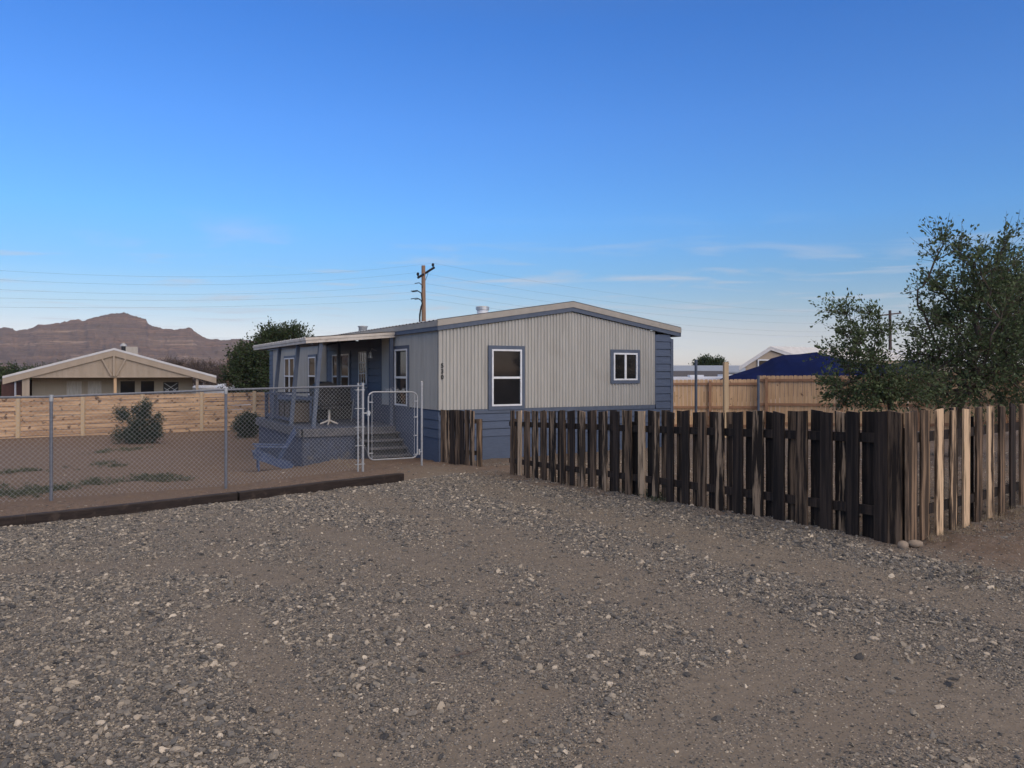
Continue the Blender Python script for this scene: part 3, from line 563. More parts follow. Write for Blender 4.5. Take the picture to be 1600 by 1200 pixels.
MB().tube([H(4.05, -.03, 2.2), H(4.05, -.16, 2.25), H(4.05, -.2, 2.15)], .015, 6).tube([H(4.05, -.2, 2.16), H(4.05, -.2, 2.0)], [.03, .07], 10).build('porch_lamp', M['galv'], home)
# house number
def digit(ch, zc):
    c = bpy.data.curves.new('digit', 'FONT'); c.body = ch; c.size = .135; c.extrude = .004; c.align_x = 'CENTER'; c.align_y = 'CENTER'; c.offset = .0025
    o = bpy.data.objects.new('tmp', c); COL.objects.link(o); dg = bpy.context.evaluated_depsgraph_get(); me = bpy.data.meshes.new_from_object(o.evaluated_get(dg)); bpy.data.objects.remove(o)
    q = H(-.032, .065, zc) - np.array(home['_w']); me.materials.clear(); me.materials.append(M['arm'])
    d = bpy.data.objects.new('house_number', me); COL.objects.link(d); d.parent = home
    R_ = Matrix(((F3[0], 0, -S3[0]), (F3[1], 0, -S3[1]), (0, 1, 0))).to_4x4(); d.matrix_local = Matrix.Translation(Vector(q)) @ R_; return d
for ch, y in (('5', 571.5), ('3', 580.5), ('0', 589.5)): digit(ch, EYE + (HZ - y) * 17 / F)['label'] = 'black digit ' + ch + ' of the house number'
m = MB(); plate(m, front, .02, .11, 1.9, 1.9, .0, .0)

# ------------------------------------------------------------------ porch with deck and steps
DZ = .30; T0 = -2.36; DS0, DS1 = 2.64, 7.75
porch = thing('porch', 'raised blue deck with steps and leaning posts under a cream edged roof', 'porch', H(5, -1.2, -.5))
m = MB()
for k in range(17):
    t1 = -.03 - k * .14
    if t1 - .132 < T0 - .08: break
    m.box(H((DS0 + DS1)/2, t1 - .066, DZ - .018), (DS1 - DS0 + .1, .132, .036), ax=(S3, F3, UP))
m.build('deck_boards', M['deckblue'], porch)
m = MB(); m.box(H(DS0 - .03, (T0 - .02)/2, DZ - .12), (.045, -T0 - .05, .19), ax=(S3, F3, UP)); m.box(H((DS0+DS1)/2, T0 - .05, DZ - .12), (DS1 - DS0 + .1, .045, .19), ax=(S3, F3, UP)); m.build('rim_joist', M['deckgrey'], porch)
m = MB(); m.box(H(DS0 + .03, -1.62, -.35), (.03, 1.42, .93), ax=(S3, F3, UP)); m.box(H((DS0+DS1)/2, T0 + .02, -.42), (DS1 - DS0 - .1, .03, 1.05), ax=(S3, F3, UP)); m.box(H(DS1 - .05, -1.2, -.42), (.03, 2.3, 1.05), ax=(S3, F3, UP)); m.build('deck_skirt', M['deckblue'], porch)
for k in range(4):
    zt = DZ - .165 * (k + 1); s1 = DS0 - .06 - .26 * k
    st = MB(); st.box(H(s1 - .14, -.53, zt), (.30, .98, .04), ax=(S3, F3, UP)); st.box(H(s1 + .01 - .02, -.53, zt - .095), (.03, .96, .15), ax=(S3, F3, UP))
    st.build('step', M['deckgrey'], porch, bevel=.004)
m = MB()
for t in (-.03, -1.03): m.hexa([H(DS0 - .06, t - .02, -.75), H(DS0 - .06, t + .02, -.75), H(DS0 - 1.05, t + .02, -.75), H(DS0 - 1.05, t - .02, -.75)], [H(DS0 - .06, t - .02, DZ - .17), H(DS0 - .06, t + .02, DZ - .17), H(DS0 - 1.05, t + .02, -.38), H(DS0 - 1.05, t - .02, -.38)])
m.build('stringer', M['deckgrey'], porch)
for b_, t_, lab in (((6.03, -2.30), (5.93, -2.14), 'leaning far post'), ((3.96, -2.30), (3.85, -2.14), 'leaning middle post'), ((2.74, -2.06), (2.74, -1.88), 'leaning front post'), ((5.85, -.52), (5.85, -.52), None), ((2.66, -.13), (2.66, -.13), None)):
    q = MB().bar(H(*b_, DZ), H(*t_, 2.40 + (t_[1] + 2.2) * .085), .09, .09, up=tuple(S3)).build('post', M['bluetrim'], porch, bevel=.006)
    if lab: q['label'] = lab + ' of the porch'
m = MB(); m.bar(H(3.96, -2.28, 1.03), H(7.0, -2.28, 1.03), .12, .045); m.bar(H(3.96, -2.28, .42), H(7.0, -2.28, .42), .05, .08); m.box(H(7.0, -2.28, .68), (.09, .09, .74), ax=(S3, F3, UP)); m.bar(H(7.0, -2.28, 1.03), H(7.0, -.1, 1.03), .12, .045)
m.build('railing', M['deckblue'], porch)
def proof():
    s0, s1, t1 = 2.60, 8.9, -2.25; z0, z1 = 2.60, 2.405
    sag = lambda s: -.03 * math.sin(math.pi * (s - s0) / (s1 - s0)) * 0
    zt = lambda t: z0 + (z1 - z0) * (t / t1)
    top = MB(); rows = []; n = 90
    for t in (.15, t1 - .03):
        rows.append([H(s0 - .03 + (s1 - s0 + .06) * i / n, t, zt(t) + .035 + (.018 if i % 3 == 0 else 0)) for i in range(n + 1)])
    top.sheet(rows); r = top.build('porch_roof', M['whiteroof'], porch)
    c = MB(); c.hexa([H(s0, 0, zt(0) - .045), H(s1, 0, zt(0) - .045), H(s1, t1, zt(t1) - .045), H(s0, t1, zt(t1) - .045)], [H(s0, 0, zt(0) + .02), H(s1, 0, zt(0) + .02), H(s1, t1, zt(t1) + .02), H(s0, t1, zt(t1) + .02)]); c.build('ceiling', M['soffit'], r)
    f = MB()
    for dz0, dz1, o in ((-.10, -.035, .0), (-.032, .03, .018)):
        for a, b in (((s0, .0), (s0, t1)), ((s0, t1), (s1, t1)), ((s1, t1), (s1, .0))):
            if a[0] == b[0]:
                e = -.03 if a[0] == s0 else .03; sa, sb = a[0] + (-o if a[0] == s0 else o), a[0] + (-o if a[0] == s0 else o) + e
                ta, tb = 0, t1 - .03 - o
                f.hexa([H(sa, ta, zt(ta) + dz0), H(sa, tb, zt(t1) + dz0), H(sb, tb, zt(t1) + dz0), H(sb, ta, zt(ta) + dz0)], [H(sa, ta, zt(ta) + dz1), H(sa, tb, zt(t1) + dz1), H(sb, tb, zt(t1) + dz1), H(sb, ta, zt(ta) + dz1)])
            else:
                f.hexa([H(s0, t1 - o, zt(t1) + dz0), H(s1, t1 - o, zt(t1) + dz0), H(s1, t1 - o - .028, zt(t1) + dz0), H(s0, t1 - o - .028, zt(t1) + dz0)], [H(s0, t1 - o, zt(t1) + dz1), H(s1, t1 - o, zt(t1) + dz1), H(s1, t1 - o - .028, zt(t1) + dz1), H(s0, t1 - o - .028, zt(t1) + dz1)])
    f.build('fascia', M['cream'], r)
    b = MB(); b.bar(H(s0 + .05, -2.12, 2.33), H(s1 - .1, -2.12, 2.33), .06, .09); b.build('beam', M['bluetrim'], porch)
proof()
# things on the deck
gl = H(4.4, -1.35, DZ)
g = thing('barbecue_grill', 'black barbecue grill with a domed lid standing on the deck', 'grill', gl)
AX = (S3, F3, UP)
MB().box(gl + UP * .37, (.55, .5, .55), ax=AX).build('cabinet', M['black'], g, bevel=.01)
m = MB(); rows = []
for k in range(9):
    a = math.pi * k / 8; rows.append([gl + UP * (.82 + .26 * math.sin(a)) + F3 * (-.28 * math.cos(a)) + S3 * x for x in (-.34, .34)])
m.sheet(rows); m.box(gl + UP * .76, (.70, .56, .14), ax=AX)
for x in (-.34, .34): m.add([r[0 if x < 0 else 1] for r in rows], [tuple(range(9))])
m.build('lid', M['black'], g)
for x in (-.52, .52): MB().box(gl + UP * .84 + S3 * x, (.32, .45, .03), ax=AX).build('side_shelf', M['black'], g)
MB().tube([gl + UP * .95 - F3 * .3 - S3 * .25, gl + UP * .95 - F3 * .3 + S3 * .25], .014, 8).build('handle', M['galv'], g)
for x, y in ((-.24, -.2), (.24, -.2), (-.24, .2), (.24, .2)): MB().tube([gl + S3 * x + F3 * y, gl + S3 * x + F3 * y + UP * .12], .03, 8).build('leg', M['black'], g)
cl = H(3.55, -1.45, DZ)
c = thing('patio_chair', 'black patio chair on a pale four footed swivel base near the deck edge', 'chair', cl)
MB().box(cl + UP * .43, (.5, .5, .07), ax=AX).build('seat', M['black'], c, bevel=.02)
MB().box(cl + UP * .75 + S3 * .27, (.06, .5, .58), ax=AX).build('backrest', M['black'], c, bevel=.02)
for q in (-.26, .26): MB().bar(cl + F3 * q + UP * .62 - S3 * .22, cl + F3 * q + UP * .62 + S3 * .25, .05, .03).bar(cl + F3 * q + UP * .4 - S3 * .2, cl + F3 * q + UP * .62 - S3 * .2, .03, .03, up=(1, 0, 0)).build('armrest', M['black'], c)
m = MB(); m.tube([cl + UP * .1, cl + UP * .4], .03, 8)
for a in range(4):
    d = S3 * math.cos(a * math.pi/2 + .4) + F3 * math.sin(a * math.pi/2 + .4); m.tube([cl + UP * .11, cl + d * .22 + UP * .02], [.025, .018], 8)
m.build('swivel_base', M['cream'], c)
cl = H(4.75, -.75, DZ)
c = thing('patio_chair', 'tall black folded lounger leaning near the porch door', 'chair', cl)
MB().box(cl + UP * .5, (.12, .55, .1), ax=AX).build('seat', M['black'], c, bevel=.02)
MB().bar(cl + UP * .05 + S3 * .0, cl + UP * .95 + S3 * .22, .55, .05, up=tuple(S3)).build('backrest', M['black'], c, bevel=.015)
for x in (-.25, .25): MB().tube([cl + F3 * x, cl + F3 * x + UP * .6 - S3 * .2], .014, 6).build('leg', M['galv'], c)
bx = H(5.0, -1.98, DZ)
c = thing('storage_box', 'brown wicker storage box with black lid behind the deck railing', 'box', bx)
MB().box(bx + UP * .28, (1.25, .5, .5), ax=AX).build('box_body', M['brownbox'], c, bevel=.01)
MB().box(bx + UP * .56, (1.31, .56, .06), ax=AX).build('lid', M['black'], c, bevel=.01)
for x in (-.6, 0, .6): MB().box(bx + UP * .28 + S3 * x - F3 * .255, (.05, .02, .5), ax=AX).build('strap', M['black'], c)
# low blue garden chair beside the deck
def garden_chair():
    b = P(424, 731, 16.9); b[2] = gz(b[0], b[1]) + .01
    c = thing('garden_chair', 'faded blue wooden garden chair on the dirt against the deck', 'chair', b)
    u = np.array([-.93, -.36, 0]); v = np.array([.36, -.93, 0])           # it faces left, a little to the camera
    for q in (-.27, .27):
        MB().bar(b + v*q - u*-.28, b + v*q + u*.28 + UP * .52, .09, .035, up=tuple(u)).build('leg', M['adir'], c)
        MB().bar(b + v*q + u*.36 + UP * .36, b + v*q - u*.42 + UP * .04, .03, .17).build('side_rail', M['adir'], c)
        MB().bar(b + v*q*1.15 + u*.38 + UP * .54, b + v*q*1.15 - u*.30 + UP * .50, .13, .025).build('armrest', M['adir'], c)
    for k in range(6):
        f_ = k / 5; p = b + u * (.36 - .52 * f_) + UP * (.40 - .20 * f_); MB().box(p, (.085, .54, .022), ax=(u, v, UP)).build('seat_slat', M['adir'], c)
    for k in range(5):
        q = (k - 2) * .11; MB().bar(b - u*.13 + v*q + UP * .18, b - u*.50 + v*q*1.25 + UP * (.92 - .05 * abs(k - 2)), .095, .02, up=tuple(u)).build('back_slat', M['adir'], c)
    MB().bar(b - u*.30 - v*.33 + UP * .50, b - u*.30 + v*.33 + UP * .50, .06, .03).bar(b - u*.44 - v*.28 + UP * .75, b - u*.44 + v*.28 + UP * .75, .02, .06).build('back_rail', M['adir'], c)
garden_chair()

# ------------------------------------------------------------------ dark picket fence
fence = thing('picket_fence', 'weathered blackened shadowbox picket fence turning a corner beside the driveway', 'fence', (3.52, 6.9, .06))
CODE = 'mlmdmdmldd' 'lmddlmdddm' 'mdlddddddmm'
def picket(parent, a, dr, nr, h, wd, mt, z0, ztop, th=.02, lean=0, split=None):
    # board with a slightly ragged outline
    m = MB(); n = 9; L = []; Rr = []
    for i in range(n + 1):
        z = z0 + (ztop - z0) * i / n; j = random.uniform(-.004, .004); k = random.uniform(-.004, .004); sh = lean * (z - z0)
        L.append((a + dr * (-wd/2 + j + sh), z)); Rr.append((a + dr * (wd/2 + k + sh), z))
    tp = random.uniform(-.012, .012)
    V = []
    for i in range(n + 1):
        for (q, z), s in ((L[i], -1), (Rr[i], 1)):
            zz = z + (tp * s if i == n else 0)
            for o in (0, th): V.append((q[0] + nr[0] * o, q[1] + nr[1] * o, zz))
    Fq = []
    for i in range(n):
        b = i * 4; t = b + 4
        Fq += [(b+1, b+3, t+3, t+1), (b+2, b, t, t+2), (b, b+1, t+1, t), (b+3, b+2, t+2, t+3)]
    Fq += [(0, 2, 3, 1), (n*4, n*4+1, n*4+3, n*4+2)]
    m.add(V, Fq); return m.build('picket', M[mt], parent)
FENCE_PTS = []
def run(parent, A, B, zA, zB, n, codes, back, start=0, hgt=1.185, phase=.5, endb=0):
    A = np.array(A, float); B = np.array(B, float); d = B - A; Ln = np.linalg.norm(d); d = d / Ln; nr = np.array([d[1], -d[0]]);
    if nr @ (-(A + B) / 2) < 0: nr = -nr                     # towards the camera
    for k in range(n):
        u = (k + phase) / n; q = A + (B - A) * u; zt = zA + (zB - zA) * u; cd = codes[(k + start) % len(codes)]
        zb = gz(q[0], q[1]) - .03 + (.0 if random.random() > .15 else .03)
        picket(parent, q + nr * .0205, d, nr, 0, random.uniform(.138, .158), {'d': 'pk_dark', 'm': 'pk_mid', 'l': 'pk_light', 'h': 'pk_half'}[cd], zb, zt + random.uniform(-.012, .012), lean=random.uniform(-.008, .008))
        if back and k < n - endb:
            u2 = (k + phase + .56) / n
            if u2 < 1:
                q = A + (B - A) * u2; zt = zA + (zB - zA) * u2
                picket(parent, q - nr * .0405, d, nr, 0, random.uniform(.138, .16), random.choice(['pk_dark', 'pk_dark', 'pk_dark', 'pk_mid', 'pk_mid', 'pk_half'] if back == 1 else ['pk_dark', 'pk_mid']), gz(q[0], q[1]) - .02, zt + random.uniform(-.015, .012), lean=random.uniform(-.008, .008))
    for fr in (.205, .78):
        m = MB(); nb = max(2, int(Ln / 2.4)); 
        for i in range(nb):
            p, q = A + (B - A) * i / nb, A + (B - A) * (i + 1) / nb
            za, zb = zA + (zB - zA) * i / nb - hgt * fr, zA + (zB - zA) * (i + 1) / nb - hgt * fr
            m.bar((*p, za), (*q, zb), .038, .088)
        m.build('rail', M['pk_dark'], parent)
CORN = np.array([3.52, 6.9]); FAR = np.array([-.036, 14.3])
run(fence, CORN + (FAR - CORN) * .007, FAR, 1.25, .90, 26, 'dddmdhdhmd' 'dhlmdhmhdm' 'hmhmlm', 1)
WE = CORN + np.array([.775, .632]) * 5.3
run(fence, CORN + np.array([.775, .632]) * .17, WE, 1.25, 1.235, 16, 'mlhlmlmdmhmldmlm', 1, phase=.55)
for u in (.0, .27, .52, .77, 1.0):
    q = CORN + (FAR - CORN) * (u * .985 + .01) + np.array([.05, .03]); MB().box((q[0], q[1], .5 - .35 * u), (.085, .085, 1.2), rz=1.1).build('fence_post', M['pk_dark'], fence)
for q in (1.6, 3.4, 5.1):
    p = CORN + np.array([.775, .632]) * q + np.array([-.03, .06]); MB().box((p[0], p[1], .55), (.085, .085, 1.2), rz=.68).build('fence_post', M['pk_dark'], fence)
d_ = (FAR - CORN) / np.linalg.norm(FAR - CORN); n_ = np.array([-d_[1], d_[0]]) * 1
# the two wide boards that close the corner
q = np.array([3.486, 6.965]); picket(fence, q, d_, np.array([-.9, -.43]), 0, .145, 'pk_mid', .03, 1.25, th=.03)
q = np.array([3.585, 6.925]); picket(fence, q, np.array([.775, .632]), np.array([.632, -.775]), 0, .185, 'pk_mid', .03, 1.255, th=.03)
f2 = thing('picket_fence', 'short length of blackened picket fence ending at the house corner', 'fence', (-1.2, 16.2, -.3))
run(f2, (-1.52, 16.62), (-.74, 15.66), .80, .845, 7, 'mhdmdmh', 0, hgt=1.12)
q = np.array([-.66, 15.56]); m = MB().box((q[0], q[1], .16), (.11, .06, 1.02), rz=.3); m.build('end_board', M['pk_mid'], f2)
for (X, Y, r, lab, sc) in ((1411, 855, .047, 'pale squarish stone at the foot of the fence corner', (1, .8, .9)), (1430, 853, .055, 'flat rounded tan stone just right of the fence corner', (1.25, .8, .65))):
    g_ = G(X, Y); bm = MB(); rows = []
    for i in range(9):
        a = -math.pi/2 + math.pi * i / 8
        rows.append([np.array([g_[0], g_[1], gz(*g_) + r * .35]) + r * np.array([sc[0] * math.cos(a) * math.cos(k*math.pi/6), sc[1] * math.cos(a) * math.sin(k*math.pi/6), sc[2] * math.sin(a)]) * (1 + .12 * math.sin(3*k + i*2) * math.cos(a)) for k in range(13)])
    o = bm.sheet(rows).build('rock', M['stone'], smooth=True); tag(o, lab, 'rock', 'stones at the fence corner')

# ------------------------------------------------------------------ timber edging
TJ = (-4.06, 11.3)
def tie(a, b, lab):
    m = MB(); n = 8; a = np.array(a); b = np.array(b)
    d = (b - a) / np.linalg.norm(b - a)
    rows = []
    for i in range(n + 1):
        q = a + (b - a) * i / n; z = gz(*q) + .055 + random.uniform(-.003, .003)
        nn = np.array([-d[1], d[0]]); hw = .075 
        rows.append([(*(q + nn * sx * hw), z + sz * .075) for sx, sz in ((-1, -1.6), (-1, .85), (-.85, 1), (.85, 1), (1, .85), (1, -1.6), (-1, -1.6))])
    m.sheet(rows); m.add(rows[0][:6], [tuple(range(6))]); m.add(rows[-1][:6], [tuple(range(6))[::-1]])
    tag(m.build('edging_timber', M['tie']), lab, 'timber', 'timbers edging the driveway')
g40 = G(40, 820); ext = g40 - (np.array(TJ) - g40) / np.linalg.norm(np.array(TJ) - g40) * 2.6
tie(ext, g40 - (np.array(TJ) - g40) * .003, 'short dark timber edging piece cut off by the left picture edge')
tie(g40, TJ, 'long dark edging timber in front of the two chain link line posts')
tie(np.array(TJ) + np.array([.02, .014]), TR, 'dark edging timber whose cut end stops near the wire gate')

# ------------------------------------------------------------------ chain link fence and gate
def chain(m, pts, cell=.074, r=.00135, n=4):
    """diamond wire between consecutive posts; pts = [(x, y, zbottom, ztop)]"""
    for (a, b) in zip(pts[:-1], pts[1:]):
        a = np.array(a, float); b = np.array(b, float); L = np.linalg.norm(b[:2] - a[:2]); Hh = ((a[3] - a[2]) + (b[3] - b[2])) / 2
        def mp3(u, v, o=0):
            q = a + (b - a) * (u / L); nn = np.array([-(b[1]-a[1]), b[0]-a[0]]) / L
            return np.array([q[0] + nn[0]*o, q[1] + nn[1]*o, q[2] + (q[3] - q[2]) * v / Hh])
        k = -int(Hh / cell) - 1
        while k * cell < L:
            for sg in (1, -1):
                u0 = k * cell; u1 = u0 + Hh; v0, v1 = 0., Hh
                if u0 < 0: v0 = -u0; u0 = 0.
                if u1 > L: v1 = Hh - (u1 - L); u1 = L
                if v1 - v0 > .01 and u1 > u0:
                    if sg < 0: v0, v1 = Hh - v0, Hh - v1
                    m.tube([mp3(u0, v0, .002 * sg), mp3(u1, v1, .002 * sg)], r, n, caps=False)
            k += 1
FP = []
for X, D, yb, yt in ((-330, 10.2, 0, 0), (80, 11.9, 782, 620), (353, 13.0, 762, 609), (567, 14.5, 735, 603)):
    x = (X - 800) / F * D
    if X < 0: FP.append((x, D, gz(x, D), 1.24))
    else: FP.append((x, D, EYE + (HZ - yb) / F * D, EYE + (HZ - yt) / F * D))
cf = thing('chain_link_fence', 'galvanised chain link fence running across the dirt yard to the gate', 'fence', FP[2][:3])
m = MB(); chain(m, [(p[0], p[1], p[2] + .03, p[3] - .01) for p in FP]); m.build('chain_mesh', M['galv'], cf)
for i in range(1, 3):
    p = FP[i]; q = MB().tube([(p[0], p[1], p[2] - .1), (p[0], p[1], p[3] - .03)], .024, 12).build('line_post', M['postgalv'], cf, smooth=False); MB().tube([(p[0], p[1], p[3] - .07), (p[0], p[1], p[3] + .03)], .031, 12).build('post_cap', M['brightgalv'], q)
p = FP[3]
for dx, nm in ((0, 'end_post'), (-.10, 'tension_post')):
    x_, y_ = p[0] + dx * .8, p[1] + dx * .55
    MB().tube([(x_, y_, p[2] - .1), (x_, y_, p[3] + .06)], .023 if dx == 0 else .017, 12).build(nm, M['brightgalv'], cf)
m = MB()
for k in range(5): z = p[2] + .12 + k * .35; m.bar((p[0] - .13, p[1] - .09, z), (p[0] + .03, p[1] + .02, z), .04, .012)
m.build('tension_band', M['brightgalv'], cf)
m = MB(); m.tube([(q[0], q[1], q[3]) for q in FP], .019, 8); m.build('top_rail', M['postgalv'], cf)
gp = np.array([(659 - 800) / F * 15.5, 15.5]); gb = EYE + (HZ - 726) / F * 15.5; gt = EYE + (HZ - 597) / F * 15.5
o = MB().tube([(gp[0], gp[1], gb - .1), (gp[0], gp[1], gt - .03)], .021, 12).tube([(gp[0], gp[1], gt - .06), (gp[0], gp[1], gt - .0)], .027, 12).tube([(gp[0], gp[1], gt), (gp[0], gp[1], gt + .025)], [.027, .008], 12).build('gate_post', M['brightgalv'])
tag(o, 'lone bright steel gate post standing close to the house corner', 'post')
ga = np.array([*P(575.5, 0, 14.6)[:2]]); gb_ = np.array([*P(652, 0, 15.42)[:2]])
za0, za1 = EYE + (HZ - 719) / F * 14.6, EYE + (HZ - 612.5) / F * 14.6; zb0, zb1 = EYE + (HZ - 715) / F * 15.42, EYE + (HZ - 612.5) / F * 15.42
gate = thing('wire_gate', 'chain link gate with rounded tube frame in front of the porch steps', 'gate', (ga[0], ga[1], za0))
def gm(u, v): q = ga + (gb_ - ga) * u; z0 = za0 + (zb0 - za0) * u; z1 = za1 + (zb1 - za1) * u; return np.array([q[0], q[1], z0 + (z1 - z0) * v])
rr = .12; ry = .085; pts = []
for cu, cv, a0 in ((1 - rr, 1 - ry, 90), (1 - rr, ry, 0), (rr, ry, -90), (rr, 1 - ry, -180)):
    for k in range(7):
        a = R(a0 - k * 15); pts.append(gm(cu + rr * math.cos(a), cv + ry * math.sin(a)))
pts.append(pts[0]); MB().tube(pts, .0145, 10, caps=False).build('gate_frame', M['brightgalv'], gate, smooth=True)
m = MB(); q0, q1 = gm(.07, .02), gm(.93, .02); t0, t1 = gm(.07, .98), gm(.93, .98); chain(m, [(q0[0], q0[1], q0[2], t0[2]), (q1[0], q1[1], q1[2], t1[2])]); m.build('chain_mesh', M['galv'], gate)
MB().tube([gm(.07, .02), gm(.07, .98)], .006, 6).tube([gm(.94, .02), gm(.94, .98)], .006, 6).build('tension_bar', M['brightgalv'], gate)
m = MB()
for v in (.05, .34, .62, .86): m.bar(gm(.93, v), gm(1.0, v), .045, .02)
for v in (.1, .85): m.bar(gm(.0, v), gm(.08, v), .045, .02)
m.build('clamp', M['brightgalv'], gate)
m = MB(); q = gm(1.02, .09); m.bar(q, (gp[0], gp[1], q[2] - .01), .05, .02); m.tube([q + np.array([.02, 0, -.06]), q + np.array([.02, 0, .05])], .02, 8); m.build('hinge', M['brightgalv'], gate)
m = MB(); q = gm(.0, .69); m.tube([q - np.array([.09, .06, 0]), q + np.array([.04, .03, 0])], .012, 8).box(q, (.05, .05, .09), rz=.6); m.build('latch', M['galv'], gate)
m = MB()
for k in range(26):                                             # loose wire ends curling above the top tube
    u = .36 + .035 * k * .9 * .6 + random.uniform(-.02, .02); q = gm(min(u, .9), 1.0); h = random.uniform(.03, .09) * (1.4 if 8 < k < 14 else 1)
    dx = random.uniform(-.05, .05); m.tube([q, q + np.array([dx, 0, h * .6]), q + np.array([dx * 1.8, 0, h]), q + np.array([dx * 2.4, 0, h * .7])], .0022, 4)
m.build('loose_wire', M['galv'], gate)

# ------------------------------------------------------------------ plank fence at the back of the yard
def plank_fence():
    pts = [(-180, 24.5), (-70, 26), (31, 27.6), (132, 28.9), (225, 30.3), (317, 31.8), (399, 33.2), (470, 34.4)]
    q3 = []
    for X, D in pts:
        x = (X - 800) / F * D; yt = 620 - 8 * np.clip(X / 415, 0, 1.2); q3.append((x, D, EYE + (HZ - yt) / F * D))
    f = thing('plank_fence', 'pale wooden fence of horizontal planks across the far side of the yard', 'fence', (q3[3][0], q3[3][1], -.75))
    for a, b in zip(q3[:-1], q3[1:]):
        a = np.array(a); b = np.array(b); m = MB(); h = .178
        for k in range(9):
            za = a[2] - .015 - h * (k + .5); zb = b[2] - .015 - h * (k + .5)
            o = random.uniform(-.008, .008); m.bar((a[0], a[1] + o, za), (b[0], b[1] + o, zb + random.uniform(-.006, .006)), .03, h - random.uniform(.014, .03))
        m.build('board_panel', M['plank'], f)
    for p in q3:
        MB().box((p[0] - .02, p[1] - .07, p[2] - .84), (.13, .09, 1.76), rz=.2).build('fence_post', M['paleboard'], f)
plank_fence()

# ------------------------------------------------------------------ cedar fence and odd posts behind the home
def cedar():
    f = thing('cedar_fence', 'new cedar privacy fence with dog eared boards behind the home', 'fence', (8, 27.5, -.4))
    segs = [((990, 593.5, 28), (1190, 592.5, 27.3)), ((1184, 587, 27.0), (1420, 586, 25.2)), ((1420, 586, 25.2), (1760, 560, 21.5))]
    for i, (a, b) in enumerate(segs):
        A = P(*a); B = P(*b); L = np.linalg.norm(B[:2] - A[:2]); d = (B - A) / L; n = int(L / .147); rz = math.atan2(d[1], d[0]); nn = np.array([d[1], -d[0], 0])
        for c0 in range(0, n, 16):
            m = MB()
            for k in range(c0, min(c0 + 16, n)):
                q = A + d * (k + .5) * .147; zt = q[2] + random.uniform(-.008, .008); w = random.uniform(.136, .142); ww = d * w / 2; th = nn * .018; off = nn * random.uniform(-.004, .004)
                zb = zt - 1.83
                ring = [(-1, zb), (1, zb), (1, zt - .03), (.72, zt), (-.72, zt), (-1, zt - .03)]
                V = [np.array([*(q[:2] + ww[:2] * r[0] + off[:2]), r[1]]) for r in ring] + [np.array([*(q[:2] + ww[:2] * r[0] + off[:2] + th[:2]), r[1]]) for r in ring]
                m.add(V, [tuple(range(6))[::-1], tuple(range(6, 12))] + [(j, (j+1) % 6, 6 + (j+1) % 6, 6 + j) for j in range(6)])
            m.build('board_panel', M['cedar'], f)
        m = MB()
        for dz in (.16, 1.0, 1.66):
            m.bar(A + nn * .045 - UP * dz, B + nn * .045 - UP * dz, .04, .09)
        m.build('rail', M['cedarrail'], f)
        for u in np.arange(.3, L, 2.4): q = A + d * u + nn * .10; MB().box((q[0], q[1], q[2] - .95), (.09, .09, 1.78), rz=rz).build('fence_post', M['cedarrail'], f)
cedar()
for X, yt, D, wd, mt, lab, nm in ((1087.5, 562, 24, .09, 'galv', 'tall grey steel post just right of the home', 'steel_post'), (1134, 566, 23, .135, 'paleboard', 'tall pale square timber post between two grey steel posts', 'timber_post'), (1185, 587, 25, .09, 'galv', 'shorter grey steel post where the cedar fence steps up', 'steel_post')):
    q = P(X, yt, D)
    m = MB().box((q[0], q[1], (q[2] - .6) / 2), (wd, wd, q[2] + .6), rz=.1) if mt != 'galv' else MB().tube([(q[0], q[1], -.6), (q[0], q[1], q[2])], wd / 2, 12)
    tag(m.build(nm, M['darkmetal'] if 'darkmetal' in M else (M['bluetrim'] if mt == 'galv' else M[mt]), bevel=.004), lab, 'post')

